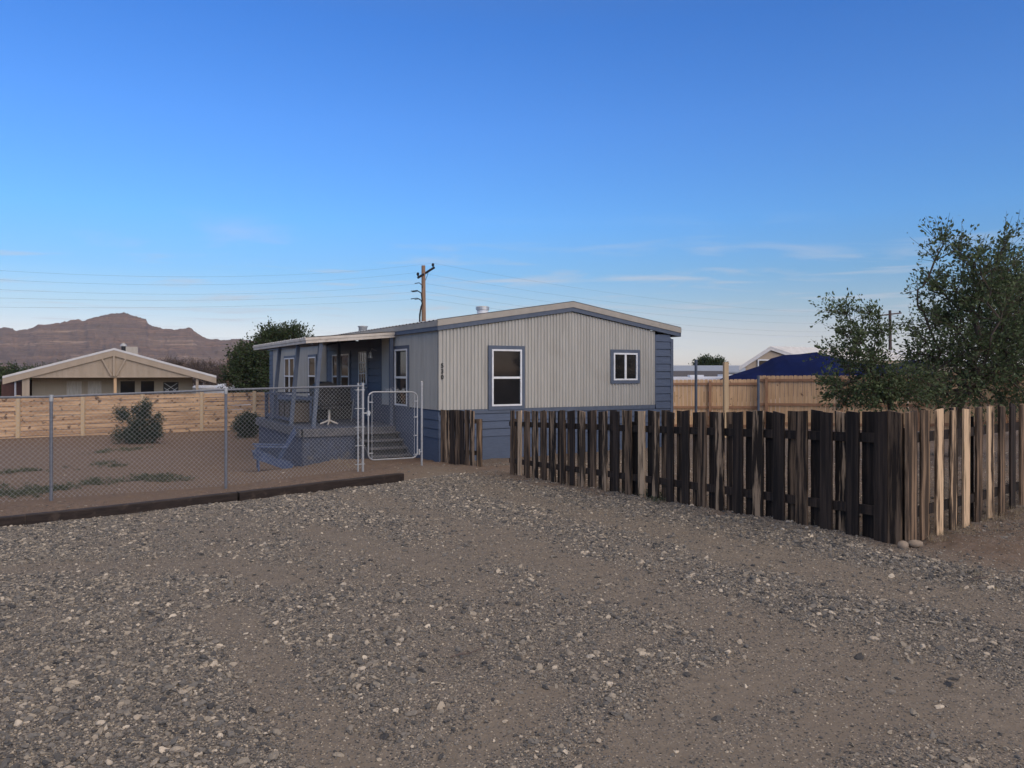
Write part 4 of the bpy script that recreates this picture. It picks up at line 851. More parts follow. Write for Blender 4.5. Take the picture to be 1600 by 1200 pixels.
# ------------------------------------------------------------------ houses around
def left_house():
    f = np.array([.905, .425, 0]); d = np.array([-.425, .905, 0]); O = P(4, 590, 42.0); O[2] = 0; zg = -1.25
    def Q(X, Y=None, off=0.0):
        k = (X - 800) / F; o = O + d * off; s_ = (k * o[1] - o[0]) / (f[0] - k * f[1]); q = o + f * s_
        q[2] = 0 if Y is None else EYE + (HZ - Y) / F * q[1]; return q
    L, Rg, pk = Q(4, 590), Q(338, 592), Q(178, 547); ze = 1.32; L[2] = Rg[2] = ze
    h = thing('neighbour_house', 'low tan house with wide white edged gable beyond the plank fence', 'house', (pk[0], pk[1], zg))
    def slab(mm, a, b, t0, t1, y0, y1): mm.hexa([a + d*y0 - UP*t1, b + d*y0 - UP*t1, b + d*y1 - UP*t1, a + d*y1 - UP*t1], [a + d*y0 - UP*t0, b + d*y0 - UP*t0, b + d*y1 - UP*t0, a + d*y1 - UP*t0])
    m = MB(); slab(m, L, pk, -.12, .0, -.05, 13); slab(m, pk, Rg, -.12, .0, -.05, 13); rf = m.build('roof', M['whiteroof'], h)
    for a, b in ((L, pk), (pk, Rg)): m = MB(); slab(m, a, b, .003, .34, -.03, .04); m.build('fascia', M['tan'], rf)
    zb = 1.36 - .02; a, b = Q(45), Q(305); a[2] = b[2] = zb; pt = pk - UP * .2
    m = MB(); m.add([a + d*.1, b + d*.1, pt + d*.1, a + d*.2, b + d*.2, pt + d*.2], [(0, 1, 2), (5, 4, 3), (0, 3, 4, 1)])
    for X in range(62, 300, 9):
        x = Q(X); lo_, hi_ = (a, pt) if X < 178 else (b, pt); u = np.linalg.norm((x - lo_)[:2]) / np.linalg.norm((pt - lo_)[:2]); zt = zb + (pt[2] - zb) * u - .06
        if zt > zb + .12: m.box(np.array([x[0], x[1], (zb + zt) / 2]) + d * .09, (.03, .03, zt - zb), ax=(f, d, UP))
    gbl = m.build('gable', M['tan'], h)
    p = pk.copy(); p[2] = 0; m = MB(); m.bar(p + UP*(pk[2] - .3), p + UP*(zb + .08), .1, .1, up=tuple(d))
    for sg in (-1, 1): m.bar(p + f*sg*.65 + UP*(pk[2] - .42), p + f*sg*.12 + UP*(zb + .1), .08, .08, up=tuple(d))
    m.build('king_post', M['tan'], gbl)
    W = 1.9; xl, xr = Q(50, None, W), Q(301, None, W); wl_ = np.linalg.norm(xr - xl)
    MB().box((xl + xr) / 2 + d * 5.5 + UP * ((zb + .1 + zg) / 2), (wl_, 11, zb + .1 - zg), ax=(f, d, UP)).build('wall', M['tanwall'], h)
    MB().box((xl + xr) / 2 - d * .9 + UP * (zb + .03), (wl_, 1.9, .05), ax=(f, d, UP)).build('porch_ceiling', M['tan'], h)
    for X0, X1, cur in ((103, 129, 1), (136, 160, 1), (187, 212, 0), (219, 242, 0)):
        a, b = Q(X0, None, W), Q(X1, None, W); c = (a + b) / 2; w_ = np.linalg.norm(b - a); z0, z1 = .22, 1.12; fr = MB()
        for z in (z0 - .04, z1 + .04): fr.box(c + UP * z - d * .03, (w_ + .16, .06, .08), ax=(f, d, UP))
        for x in (a, b): fr.box(x + UP * (z0 + z1) / 2 - d * .03, (.08, .06, z1 - z0), ax=(f, d, UP))
        fo = fr.build('window', M['tanwall'], h); MB().box(c + UP * (z0 + z1) / 2 - d * .012, (w_ - .08, .03, z1 - z0), ax=(f, d, UP)).build('pane', M['curtain'] if cur else M['glass'], fo)
    a = Q(267, None, W); dr_ = MB().box(a + UP * ((1.05 + zg) / 2) - d * .02, (.85, .05, 1.05 - zg), ax=(f, d, UP)).build('door', M['black'], h); m = MB()
    for k in range(5):
        for sg in (-1, 1): m.bar(a + f*.38*sg - d*.06 + UP*(1.0 - .3*k), a - f*.38*sg - d*.06 + UP*(.45 - .3*k), .015, .02)
    m.build('door_grille', M['galv'], dr_)
    for X, wd in ((37, .14), (43, .2), (180, .15), (308, .15)): MB().box(Q(X, None, .25) + UP * ((zb + zg) / 2), (wd, .14, zb - zg), ax=(f, d, UP)).build('porch_post', M['tan' if X != 180 else 'cedar'], h)
    c = Q(205, None, 4.0); c[2] = 2.60; MB().box(c, (.75, .7, 1.3), ax=(f, d, UP)).build('chimney', M['roofedge'], h)
    c = Q(193, None, 2.0); c[2] = 3.0; q = MB().tube([c - UP * .8, c + UP * .22], .12, 12).build('stove_pipe', M['black'], h); MB().tube([c + UP * .22, c + UP * .32, c + UP * .42], [.2, .16, .02], 12).build('pipe_cap', M['brightgalv'], q)
left_house()
def left_shed():
    D = 47.0; h = thing('shed', 'dark red shed with white edge half hidden at the far left', 'shed', (*P(18, 0, D)[:2], -1.1))
    a, b = P(2, 596, D), P(34, 596, D)
    MB().box(((a[0]+b[0])/2, D + 1, (a[2] - 1.2)/2), (b[0]-a[0], 2, a[2] + 1.2)).build('wall', M['rust'], h)
    MB().box((P(24.5, 0, D)[0], D - .02, .3), (.10, .05, 1.6)).build('door_frame', M['white'], h)
    MB().box(((a[0]+b[0])/2, D + 1, a[2] + .05), (b[0]-a[0] + .4, 2.5, .1)).build('roof', M['darkroof'], h)
left_shed()
def gable_house(D, name, lab, pkX, pkY, lX, lY, rX, rY, depth, roofm, wallm, yaw, eave=.25, zg=-1.2, th=.07, tw=None):
    pk = P(pkX, pkY, D); l = P(lX, lY, D); r = P(rX, rY, D)
    h = thing(name, lab, 'house', (pk[0], D, zg)); dv_ = np.array([math.sin(yaw), math.cos(yaw), 0]) * depth
    def slab(mm, a, b, z0, z1, off0, off1):
        A = [a + off0, b + off0, b + off1, a + off1]; mm.hexa([q - UP * z1 for q in A], [q - UP * z0 for q in A])
    n = dv_ / depth
    m = MB(); slab(m, l, pk, 0, th, -n * .3, dv_); slab(m, pk, r, 0, th, -n * .3, dv_); ro = m.build('roof', roofm, h)
    m = MB(); slab(m, l, pk, th, th + .16, -n * .28, -n * .2); slab(m, pk, r, th, th + .16, -n * .28, -n * .2); m.build('fascia', M['whiteroof'] if roofm is not M['greyroof'] else M['darkroof'], ro)
    li = l + (pk - l) * .1; ri = r + (pk - r) * .1; V = [np.array([li[0], li[1], zg]), np.array([ri[0], ri[1], zg]), ri - UP * th, pk - UP * th, li - UP * th]
    V2 = [v + dv_ * .97 for v in V]; MB().add(V + V2, [(0,1,2,3,4), (9,8,7,6,5), (0,5,6,1), (1,6,7,2), (4,9,5,0)]).build('wall', wallm, h)
    return h, pk, l, r
h, pk, l, r = gable_house(46, 'neighbour_house', 'tan house with pale metal gable roof behind the navy tarpaulin', 1209, 541, 1160, 573, 1266, 560, 11, M['whiteroof'], M['tan'], R(58))
a = P(1195, 572, 46); f = MB().box((a[0], 45.93, a[2]), (.9, .06, .8)).build('window', M['white'], h); MB().box((a[0], 45.90, a[2]), (.75, .04, .65)).build('pane', M['glass'], f)
def ridge_house(D, lab, X0, X1, yr, ye, roofm, wallm, dep, gab=True):
    a, b = P(X0, yr, D), P(X1, yr, D); e0, e1 = P(X0, ye, D - dep), P(X1, ye, D - dep)
    h = thing('neighbour_house', lab, 'house', ((a[0]+b[0])/2, D, -1.2)); e0[0], e1[0] = a[0], b[0]
    bk0, bk1 = e0 + np.array([0, 2*dep, 0]), e1 + np.array([0, 2*dep, 0])
    V = [e0, e1, b, a, bk0, bk1]; V2 = [v - UP * .12 for v in V]
    MB().add(V + V2, [(0,1,2,3), (3,2,5,4), (9,8,7,6), (10,11,8,9), (0,6,7,1), (4,5,11,10), (0,3,9,6), (3,4,10,9), (1,7,8,2), (2,8,11,5)]).build('roof', roofm, h)
    i = .3; W = [e0 + np.array([i, i, -.12]), e1 + np.array([-i, i, -.12]), bk1 + np.array([-i, -i, -.12]), bk0 + np.array([i, -i, -.12])]
    Wb = [np.array([q[0], q[1], -1.3]) for q in W]; MB().add(W + Wb + [a + np.array([i, 0, -.15]), b + np.array([-i, 0, -.15])], [(4,5,1,0), (5,6,2,9,1), (6,7,3,2), (7,4,0,8,3)]).build('wall', wallm, h)
    for u in (.3, .7):
        q = W[0] + (W[1] - W[0]) * u; f = MB().box((q[0], q[1] - .02, q[2] - .7), (1.1, .06, .8)).build('window', M['white'], h); MB().box((q[0], q[1] - .05, q[2] - .7), (.95, .04, .66)).build('pane', M['glass'], f)
    return h
ridge_house(62, 'grey metal roofed house showing beyond the cedar fence beside the home', 1030, 1230, 571, 581, M['greyroof'], M['tanwall'], 4.5)
ridge_house(52, 'dark roofed low shed in front of the grey roofed house', 1030, 1128, 579.5, 588, M['darkroof'], M['rust'], 2.5)
ridge_house(70, 'pale metal roofed building glimpsed through the elm branches', 1280, 1520, 547, 566, M['rv'], M['tanwall'], 6)
# navy tarpaulin shelter
def tarp():
    D = 38
    out = [(1110,597),(1128,592),(1150,584),(1185,571),(1205,561),(1224,555),(1250,552),(1276,551),(1292,554),(1318,562),(1345,568),(1372,570),(1400,567),(1425,563),(1445,566),(1470,580),(1480,600)]
    t = thing('tarpaulin_shelter', 'navy blue tarpaulin stretched over a frame behind the cedar fence', 'tarpaulin', (*P(1290, 0, D)[:2], -.6))
    rows = []; n = 10
    for k in range(n + 1):
        u = k / n; w_ = 1 - abs(2 * u - 1)**1.3
        row = []
        for i, (X, Y) in enumerate(out):
            q = P(X, Y, D); zb = -.1; sc = .25 + .75 * w_; row.append(np.array([q[0], D - 2.5 + 5 * u, zb + (q[2] - zb) * sc + .04 * math.sin(i * 2.1 + k)]))
        rows.append(row)
    m = MB(); m.sheet(rows); o = m.build('cover', M['tarp'], t)
    for X in (1170, 1275, 1425): q = P(X, 0, D); MB().tube([(q[0], D, -1), (q[0], D, .9)], .04, 8).build('pole', M['galv'], t)
tarp()
# trailers and a car in the distance
def trailer(X, Y, D, L, Hh, lab, rz=0, z0=None):
    q = P(X, Y, D); z = q[2] - Hh if z0 is None else z0
    b = np.array([q[0], D, z]); t = thing('travel_trailer', lab, 'trailer', b, 'travel trailers parked far off')
    ca, sa = math.cos(rz), math.sin(rz); u = np.array([ca, sa, 0]); v = np.array([-sa, ca, 0])
    prof = [(-L/2, .5), (-L/2 + .1, Hh - .5), (-L/2 + .6, Hh), (L/2 - .4, Hh), (L/2, Hh - .7), (L/2, .5)]
    V = [b + u * x + v * s * 1.2 + UP * zz for s in (-1, 1) for x, zz in prof]; MB().add(V, [tuple(range(6)), tuple(range(11, 5, -1))] + [(i, i + 6, (i+1) % 6 + 6, (i+1) % 6) for i in range(6)]).build('body', M['rv'], t)
    for x in (-L * .25, L * .15): MB().box(b + u * x - v * 1.21 + UP * (Hh * .62), (.9, .04, .55), ax=(u, v, UP)).build('window', M['glass'], t)
    MB().box(b + u * .3 + UP * (Hh + .06), (.7, .6, .12), ax=(u, v, UP)).build('roof_unit', M['rv'], t)
    for x in (-.45, .45): MB().tube([b + u * x - v * 1.2 + UP * .35, b + u * x - v * .95 + UP * .35], .35, 16).build('wheel', M['tyre'], t)
trailer(326, 605, 60, 4.5, 2.6, 'small white travel trailer right of the tan house, nearest its roof'); trailer(343, 602, 66, 4.6, 2.9, 'white travel trailer beside the little brown pole, taller of the pair')
trailer(1078, 589.5, 40, 5.5, 2.6, 'white trailer top above the cedar fence right beside the home'); trailer(1128, 588.5, 42, 6, 2.7, 'long white trailer top behind the pale timber post', .4)
def car():
    b = P(378, 620, 58); b[2] = -1.3; b[2] = P(0, 606.5, 58)[2] - 1.45
    c = thing('parked_car', 'blue car parked far off beyond the plank fence under the dark trees', 'car', b)
    prof = [(-2.1, .35), (-2.15, .8), (-1.3, .95), (-.7, 1.42), (.7, 1.45), (1.4, .98), (2.1, .85), (2.15, .35)]
    V = [b + np.array([x, s * .85, z]) for s in (-1, 1) for x, z in prof]; MB().add(V, [tuple(range(8)), tuple(range(15, 7, -1))] + [(i, i + 8, (i+1) % 8 + 8, (i+1) % 8) for i in range(8)]).build('body', M['carblue'], c, bevel=.06)
    MB().add([b + np.array([x, -.87, z]) for x, z in ((-1.1, .98), (-.62, 1.36), (.62, 1.38), (1.15, .98))], [(0, 1, 2, 3)]).build('window', M['glass'], c)
    for x in (-1.3, 1.3): MB().tube([b + np.array([x, -.9, .33]), b + np.array([x, -.65, .33])], .33, 18).build('wheel', M['tyre'], c)
car()

# ------------------------------------------------------------------ utility poles and wires
def catenary(a, b, sag, n=24): return [a + (b - a) * (i / n) - UP * sag * 4 * (i/n) * (1 - i/n) for i in range(n + 1)]
LW = []; RW = []
def pole1():
    D = 52; b = P(663, 600, D); b[2] = -1.3
    top = P(661.5, 415, D)
    t = thing('utility_pole', 'brown utility pole with tilted dark crossarm rising behind the home', 'utility pole', b)
    MB().tube([b, top], [.19, .13], 12).build('pole', M['pole'], t)
    a, c = P(653, 434, D - .6), P(678.5, 418, D + .9)
    MB().bar(a, c, .11, .13).build('crossarm', M['arm'], t)
    i1, i2 = P(653, 428, D - .6), P(676.5, 413.5, D + .9)
    for q in (i1, i2):
        m = MB(); m.tube([q - UP * .28, q - UP * .12], .02, 6).tube([q - UP * .14, q - UP * .05, q + UP * .05, q + UP * .1], [.04, .095, .085, .04], 12); m.build('insulator', M['arm'], t)
    m = MB(); m.bar(P(669, 426, D), P(665, 438, D), .03, .03); m.build('brace', M['arm'], t)
    pts = [P(662, Y, D) for Y in (443, 455.5, 467)]
    LW.extend([i2 + UP * .1, i1 + UP * .1] + [p - np.array([.15, 0, 0]) for p in pts]); RW.extend([i2 + UP * .1, i1 + UP * .1] + [p + np.array([.15, 0, 0]) for p in pts])
    m = MB()
    for Y0, Y1, dX in ((443, 450, -14), (455, 478, -20), (456, 470, -18), (467, 476, -20), (468, 475, -14)):
        a = P(662 + dX, Y0, D - .2); c = P(660, Y1, D - .2); m.tube([a, P(662 + dX * .5, Y0 - 1.2, D - .2), P(662 + dX * .2, Y0 + 2.5, D - .2), c], .028, 5)
    m.tube([P(659.5, 475, D - .2), P(657, 485, D - .2), P(656, 497, D - .2), P(657, 520, D - .2)], .05, 6).tube([P(658, 478, D - .25), P(655.5, 492, D - .25), P(655.5, 520, D - .25)], .04, 6)
    m.build('service_drop', M['arm'], t)
pole1()
def pole2():
    D = 92; b = P(1391.5, 600, D); b[2] = -1.3; top = P(1390.5, 485, D)
    t = thing('utility_pole', 'dark utility pole with crossarm seen between the elm and sapling', 'utility pole', b)
    MB().tube([b, top], [.22, .16], 12).build('pole', M['darkpole'], t)
    MB().bar(P(1371, 493.5, D - 1), P(1408, 489, D + 1), .14, .16).build('crossarm', M['darkpole'], t)
    ends = [P(1406, 487, D + 1), P(1373, 491, D - 1), P(1391, 503, D), P(1391, 516, D), P(1391, 524, D)]
    for q in ends[:2]: MB().tube([q - UP * .25, q + UP * .1], [.05, .12], 8).build('insulator', M['arm'], t)
    m = MB()
    for Y in (511, 518, 524): m.tube([P(1391, Y, D), P(1398, Y - 3, D), P(1404, Y + 5, D)], .03, 5); m.tube([P(1391, Y, D), P(1385, Y - 2, D), P(1378, Y + 6, D)], .03, 5)
    m.build('service_drop', M['arm'], t)
    return ends
E2 = pole2()
def pole3():
    D = 62; b = P(356, 620, D); b[2] = -1.4; top = P(357, 559, D)
    t = thing('utility_pole', 'short brown pole with small cluster of fittings left of the dark trees', 'utility pole', b)
    MB().tube([b, top], [.17, .14], 12).build('pole', M['pole'], t)
    MB().bar(P(353, 556, D), P(357, 553, D), .1, .1).tube([P(356.5, 560, D), P(356.5, 553, D)], .06, 6).build('fittings', M['arm'], t)
    MB().tube([P(359, 562, D - .2), P(359, 567, D - .2)], .2, 10).build('transformer', M['darkpole'], t)
pole3()
for i, (a, X, Y) in enumerate(zip(LW, (-260,) * 5, (402, 418, 436, 455, 475))):
    e = P(X, Y, 34); m = MB().tube(catenary(e, a, (.9, .8, .7, .5, .35)[i]), .0042, 5); tag(m.build('power_line', M['wire']), ['topmost', 'second from top', 'middle', 'second from bottom', 'lowest'][i] + ' wire from the left edge to the brown pole', 'wire', 'wires left of the brown pole')
for i, (a, e) in enumerate(zip(RW, E2)):
    m = MB().tube(catenary(a, e, (1.2, 1.2, 1.1, 1.1, 1.0)[i]), .005, 5); tag(m.build('power_line', M['wire']), ['topmost', 'second from top', 'middle', 'second from bottom', 'lowest'][i] + ' faint wire between the two utility poles above the roof', 'wire', 'wires right of the brown pole')

# ------------------------------------------------------------------ trees and bushes
def leaves(pts, dirs, size, jit, rng=RNG):
    n = len(pts); c = pts + rng.normal(0, jit, (n, 3)); d = dirs + rng.normal(0, .7, (n, 3)); d /= np.linalg.norm(d, axis=1)[:, None]
    e = rng.normal(0, 1, (n, 3)); e -= (e * d).sum(1)[:, None] * d; e /= np.linalg.norm(e, axis=1)[:, None]
    L = size * rng.uniform(.6, 1.3, n)[:, None]; W = L * .5
    V = np.stack([c, c + d * L * .5 + e * W * .5, c + d * L, c + d * L * .5 - e * W * .5], 1).reshape(-1, 3)
    return V, np.arange(n * 4).reshape(n, 4)
def tree(name, lab, base, ell, natt, leafn, lsize, trunk_r, lm, group=None, twl=.35, fork=None, cat='tree', bark='bark', minr=.006, droop=0.0, spread=.12, tpow=.5):
    """ell: crown lobes (centre, radii, weight)"""
    base = np.array(base, float); t = thing(name, lab, cat, base, group)
    wts = np.array([e[2] for e in ell], float); wts /= wts.sum(); att = []
    for e, w_ in zip(ell, wts):
        k = max(3, int(natt * w_)); u = RNG.normal(0, 1, (k, 3)); u /= np.linalg.norm(u, axis=1)[:, None]; rr_ = RNG.uniform(.15, 1, k)**.5
        rr_ *= 1 + RNG.normal(0, .07, k)
        att.append(np.array(e[0]) + u * rr_[:, None] * np.array(e[1]))
    att = np.concatenate(att); att = att[att[:, 2] > base[2] + .05]
    cen = att.mean(0); fork = np.array(fork, float) if fork is not None else base + (cen - base) * .35
    nodes = [base]; par = [-1]
    for k in range(1, 6): nodes.append(base + (fork - base) * k / 5 + RNG.normal(0, .02, 3) * np.linalg.norm(fork - base)); par.append(len(nodes) - 2)
    order = np.argsort(np.linalg.norm(att - fork, axis=1)); P_ = np.array(nodes); dist0 = [np.linalg.norm(n - base) for n in nodes]; tips = []
    step = max(.12, np.linalg.norm(att.max(0) - att.min(0)) / 26)
    for ai in order:
        a = att[ai]; Pn = np.array(nodes[2:]); cost = np.linalg.norm(Pn - a, axis=1) + .28 * np.array(dist0[2:]); j = int(np.argmin(cost)) + 2
        p = nodes[j]; L = np.linalg.norm(a - p); k = max(1, int(L / step)); prev = j
        perp = RNG.normal(0, 1, 3) * L * .08
        for i in range(1, k + 1):
            u = i / k; q = p + (a - p) * u + perp * math.sin(math.pi * u) - UP * (L * .12 * math.sin(math.pi * u) if a[2] > p[2] else -L * .1 * math.sin(math.pi * u)); nodes.append(q); par.append(prev); dist0.append(dist0[prev] + L / k); prev = len(nodes) - 1
        tips.append(prev)
    cnt = np.zeros(len(nodes)); 
    for tp in tips:
        j = tp
        while j >= 0: cnt[j] += 1; j = par[j]
    rad = np.maximum(trunk_r * (cnt / cnt.max())**tpow, minr); m = MB()
    kids = {}
    for i, p in enumerate(par):
        if p >= 0: kids.setdefault(p, []).append(i)
    # chains
    stack = [(0, None)]
    while stack:
        i, st = stack.pop(); ch = [i] if st is None else [st, i]
        while i in kids and len(kids[i]) > 0:
            ks = sorted(kids[i], key=lambda q: -cnt[q])
            for q in ks[1:]: stack.append((q, i))
            i = ks[0]; ch.append(i)
        rs = [rad[c] for c in ch]
        if st is not None and len(ch) > 1: rs[0] = min(rs[0], rs[1] * 1.2)
        if len(ch) > 1: m.tube([nodes[c] for c in ch], rs, 6 if max(rs) > .03 else 4, caps=False)
    m.build('trunk', M[bark], t, smooth=True)
    # twigs carrying leaves
    LP = []; LD = []; TW = MB()
    for tp in tips:
        o = nodes[tp]; d0 = o - nodes[par[tp]]; d0 = d0 / (np.linalg.norm(d0) + 1e-9); out = o - cen; out = out / (np.linalg.norm(out) + 1e-9)
        for k in range(4):
            d = d0 * .5 + out * .7 + RNG.normal(0, .65, 3) + UP * .15; d /= np.linalg.norm(d); L = twl * RNG.uniform(.5, 1.3); nl = leafn // 4
            u = RNG.random(nl)[:, None]; q = o + d * L * u - UP * droop * L * u**2; LP.append(q + RNG.normal(0, twl * spread, (nl, 3))); LD.append(np.tile(d, (nl, 1)))
            if k < 4: TW.tube([o, o + d * L * .5 - UP * droop * L * .25, o + d * L - UP * droop * L], [minr * 1.0, minr * .8, minr * .5], 3, caps=False)
    V, Fc = leaves(np.concatenate(LP), np.concatenate(LD), lsize, lsize * .4)
    tint = np.repeat(np.clip(RNG.normal(.45, .25, len(Fc)), 0, 1), 4); cr = fast('crown', V, Fc, lm, t, attrs={'tint': tint})
    if leafn > 40: TW.build('twigs', M[bark], t)
    return t
def EL(X, Y, D, rx, ry, rd, w_=1): k = D / F; return (P(X, Y, D), (rx * k, rd, ry * k), w_)
D = 15.5
tree('elm_tree', 'large spreading elm behind the picket fence, tallest tree at right', (*P(1492, 0, D)[:2], gz(*P(1492, 0, D)[:2]) - .05),
     [EL(1520, 520, D, 72, 60, 1.4, 3.2), EL(1515, 450, D, 52, 36, 1.0, 1.3), EL(1545, 415, D, 45, 26, .8, .7), EL(1583, 384, D, 14, 20, .3, .16), EL(1480, 376, D, 18, 9, .3, .12), EL(1500, 395, D, 16, 10, .3, .15), EL(1465, 402, D, 18, 7, .3, .12), EL(1456, 455, D, 24, 10, .5, .25), EL(1450, 505, D, 30, 9, .6, .25), EL(1455, 545, D, 26, 16, .7, .4), EL(1560, 565, D, 75, 55, 1.4, 2.2), EL(1475, 592, D, 85, 32, 1.3, 1.7), EL(1610, 480, D, 50, 55, 1.2, 1.0), EL(1510, 622, D, 100, 14, 1.2, .6)],
     430, 46, .082, .12, M['leaf'], fork=P(1497, 610, D), twl=.46, spread=.065, minr=.005)
D2 = 14.6
tree('elm_sapling', 'loose young elm left of the large one, leaning over the fence', (*P(1392, 0, D2)[:2], gz(*P(1392, 0, D2)[:2]) - .05),
     [EL(1350, 565, D2, 34, 26, .6, .9), EL(1338, 525, D2, 22, 18, .4, .4), EL(1326, 488, D2, 14, 8, .3, .14), EL(1363, 492, D2, 8, 14, .25, .12), EL(1300, 490, D2, 10, 4, .2, .07), EL(1374, 525, D2, 9, 20, .3, .2), EL(1350, 612, D2, 44, 22, .8, 1.2), EL(1405, 602, D2, 40, 26, .8, .9), EL(1312, 600, D2, 12, 16, .3, .2), EL(1308, 553, D2, 16, 5, .3, .1)],
     180, 52, .072, .05, M['leaf'], fork=P(1388, 622, D2), twl=.34, spread=.065, minr=.004)
D3 = 20.5
tree('shade_tree', 'dense dark tree cut by the right picture edge behind the elm', (*P(1660, 0, D3)[:2], -.2), [EL(1640, 480, D3, 95, 75, 2, 3), EL(1600, 540, D3, 90, 55, 2, 2), EL(1680, 430, D3, 80, 50, 1.5, 1.5), EL(1585, 445, D3, 30, 20, 1, .4)], 330, 110, .09, .2, M['leafd'], twl=.5, fork=P(1655, 590, D3))
D4 = 50
tree('shade_tree', 'big dark green tree standing behind the far end of the porch', (*P(432, 0, D4)[:2], -1.3), [EL(415, 580, D4, 42, 36, 3, 3), EL(398, 566, D4, 24, 22, 2, 1.2), EL(420, 535, D4, 15, 17, 1.5, .7), EL(452, 526, D4, 16, 8, 1.2, .3), EL(388, 590, D4, 22, 22, 1.5, .8), EL(470, 560, D4, 40, 30, 2, .8)], 420, 100, .17, .25, M['leafd'], twl=.8, fork=P(425, 590, D4), minr=.015)
tree('shade_tree', 'dark low tree behind the left end of the tan house', (*P(8, 0, 56)[:2], -1.3), [EL(8, 600, 56, 26, 16, 3, 2), EL(-30, 595, 56, 36, 22, 3, 2)], 150, 90, .2, .2, M['leafd'], twl=.8, minr=.015)
tree('round_tree', 'small dark tree top showing over the grey roof', (*P(1108, 0, 75)[:2], -1.3), [EL(1102, 572, 75, 12, 9, 1.2, 1), EL(1118, 573, 75, 12, 8, 1.2, 1)], 70, 90, .22, .15, M['leafd'], twl=.6, minr=.02)
for i, (X, Y, rx, ry, lab) in enumerate(((318, 588, 22, 20, 'bare brown tree just right of the tan house roof end'), (345, 592, 16, 18, 'bare brown tree behind the small pole'), (272, 578, 26, 12, 'bare twiggy tree rising over the right slope of the tan roof'))):
    tree('bare_tree', lab, (*P(X, 0, 68)[:2], -1.4), [EL(X, Y, 68, rx, ry, 1.5, 1)], 130, 44, .12, .14, leafmat('dead_leaves', (.10, .08, .07), (.16, .12, .10), .1) if i == 0 else bpy.data.materials['dead_leaves'], 'bare trees beyond the tan house', twl=.7, bark='twig', minr=.025, cat='tree')
for i, (X, Y, rx, ry) in enumerate(((60, 585, 26, 10), (105, 578, 22, 9), (140, 573, 20, 8))):
    tree('shade_tree', ['hazy grey green tree just above the left slope of the tan roof', 'middle grey green tree above the left roof slope', 'small grey green tree near the tan roof peak'][i], (*P(X, 0, 110)[:2], -1.4), [EL(X, Y + 6, 110, rx, ry, 3, 1)], 90, 60, .3, .2, M['weed'], 'trees between the tan house and the hills', twl=1.2, minr=.03)
# bushes in the yard
def bush(lab, X, Yb, D, lobes, n, ls, leafn=110):
    b = P(X, Yb, D); b[2] = gz(b[0], b[1])
    dz = 0
    ell = [(np.array([b[0] + dx, b[1], b[2] + dz_]), (rx, rx, rz_), w_) for dx, dz_, rx, rz_, w_ in lobes]
    tree('juniper_bush', lab, b, ell, n, leafn, ls, .05, M['juniper'], 'bushes along the plank fence', twl=.2, cat='bush', fork=b + UP * .15, minr=.006, spread=.25)
bush('large ragged dark bush against the plank fence', 216, 680, 25.5, [(-.1, .26, .60, .22, 1.6), (.12, .6, .34, .4, 1.5), (.22, 1.08, .13, .26, .45), (-.48, .85, .20, .14, .35), (-.62, .98, .08, .1, .12), (.52, .45, .20, .34, .5), (.60, .85, .08, .16, .15), (-.05, .95, .1, .2, .2)], 150, .055)
bush('smaller round dark bush left of the porch deck', 384, 670, 28.5, [(-.0, .35, .42, .32, 2), (.15, .55, .25, .25, 1)], 90, .06)
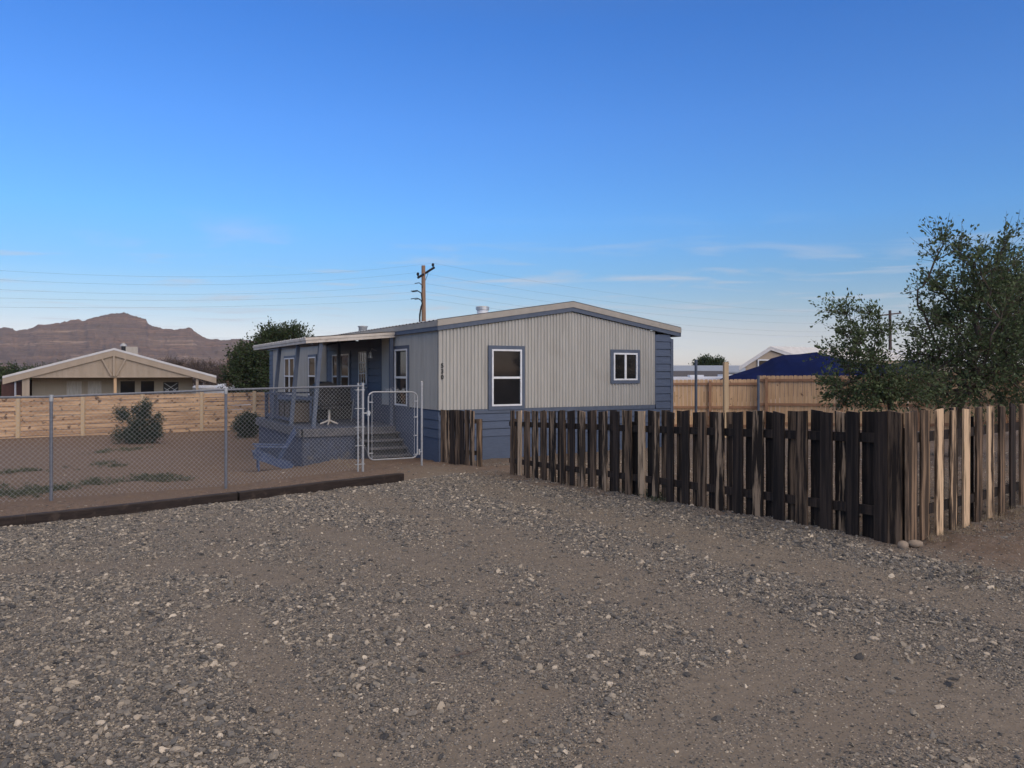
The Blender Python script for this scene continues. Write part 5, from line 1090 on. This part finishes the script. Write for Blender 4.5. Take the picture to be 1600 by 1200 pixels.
# weeds (uncountable)
def weeds():
    pts = []
    strips = [((0, 762), (75, 772), .35, 260), ((100, 762), (170, 752), .3, 300), ((190, 751), (250, 747), .22, 220), ((250, 752), (290, 750), .18, 130), ((20, 738), (75, 735), .22, 170), ((155, 708), (185, 702), .3, 110), ((90, 735), (110, 733), .15, 60), ((150, 728), (165, 722), .15, 60), ((172, 730), (185, 728), .12, 40), ((0, 775), (60, 768), .3, 160), ((190, 705), (225, 700), .3, 50), ((395, 700), (430, 680), .5, 90), ((375, 690), (400, 675), .5, 60)]
    for a, b, wd, n in strips:
        A, B = G(*a), G(*b)
        for _ in range(n):
            u = random.random(); q = A + (B - A) * (u * 1.3 - .15) + np.array([random.gauss(0, .15), random.gauss(0, wd * 1.0)])
            if float(vnoise(np.array([q[0] * 3.2 + 40]), np.array([q[1] * 3.2 + 40]))[0]) + random.gauss(0, .10) > .58: pts.append((q, random.uniform(.02, .085)))
    for X, Y in ((1010, 776), (1020, 777), (1032, 780), (1000, 772), (985, 770), (1026, 783), (1015, 774)):
        for _ in range(7): q = G(X + random.gauss(0, 5), Y + random.gauss(0, 2)); pts.append((q, random.uniform(.02, .05)))
    PP = []; DD_ = []
    for q, h in pts:
        k = 16; z = gsurf(q[0], q[1]); p = np.stack([q[0] + RNG.normal(0, h * .9, k), q[1] + RNG.normal(0, h * .9, k), z + RNG.uniform(0, h, k)], 1); PP.append(p); DD_.append(np.tile([0, 0, .6], (k, 1)))
    V, Fc = leaves(np.concatenate(PP), np.concatenate(DD_), .035, .01); tint = np.repeat(RNG.random(len(Fc)), 4)
    tag(fast('weeds', V, Fc, M['weed'], attrs={'tint': tint}), 'low grey green weeds in patches on the dirt', 'weeds', kind='stuff')
    # dry grass along the edges
    PP = []; DD_ = []
    lines = [((560, 730), (500, 718), .12, 60), ((540, 722), (560, 712), .12, 50), ((195, 795), (330, 782), .05, 30), ((1440, 845), (1600, 795), .10, 110), ((820, 745), (1400, 842), .05, 80), ((1560, 905), (1500, 915), .1, 8)]
    for a, b, wd, n in lines:
        A, B = G(*a), G(*b)
        for _ in range(n):
            q = A + (B - A) * random.random() + np.array([random.gauss(0, wd), random.gauss(0, wd)]); z = gsurf(q[0], q[1]); k = 9
            PP.append(np.stack([q[0] + RNG.normal(0, .015, k), q[1] + RNG.normal(0, .015, k), np.full(k, z)], 1)); DD_.append(RNG.normal(0, .35, (k, 3)) + np.array([0, 0, 1.3]))
    pts_ = np.concatenate(PP); dr_ = np.concatenate(DD_); n = len(pts_); dr_ /= np.linalg.norm(dr_, axis=1)[:, None]; L = RNG.uniform(.03, .10, n)[:, None]; e = RNG.normal(0, 1, (n, 3)); e /= np.linalg.norm(e, axis=1)[:, None]
    V = np.stack([pts_ - e * .0018, pts_ + e * .0018, pts_ + dr_ * L + UP * 0], 1).reshape(-1, 3)
    tag(fast('dry_grass', V, np.arange(n * 3).reshape(n, 3), M['dry'], k=3, attrs={'tint': np.repeat(RNG.random(n), 3)}), 'dry straw coloured grass along the fence foot', 'grass', kind='stuff')
weeds()
# two dropped twigs on the gravel
for (a, b, lab) in (((703, 1032), (760, 1014), 'thin dry twig lying on the gravel near the middle'), ((1516, 912), (1556, 907), 'pale dry twig on the dirt right of the driveway')):
    A, B = G(*a), G(*b); pts = [np.array([*(A + (B - A) * u), gsurf(*(A + (B - A) * u)) + .02 + .006 * math.sin(u * 9)]) for u in (0, .25, .5, .75, 1)]
    m = MB().tube(pts, [.003, .004, .004, .003, .002], 6); mid = pts[1]; m.tube([mid, mid + np.array([.06, .05, .01])], [.003, .001], 5)
    tag(m.build('twig', M['twig']), lab, 'twig')
# ------------------------------------------------------------------ the air
hz = MB().box((0, 860, 60), (2600, 1800, 190)); m = bpy.data.materials.new('haze'); m.use_nodes = True; nt = m.node_tree; nt.nodes.remove(nt.nodes['Principled BSDF'])
v = N(nt, 'ShaderNodeVolumePrincipled'); v.inputs['Density'].default_value = .00013; v.inputs['Color'].default_value = (.82, .89, 1, 1); nt.links.new(v.outputs[0], nt.nodes['Material Output'].inputs['Volume'])
hz.build('haze', m, kind='stuff')
for o in bpy.data.objects:
    if '_w' in o: del o['_w']
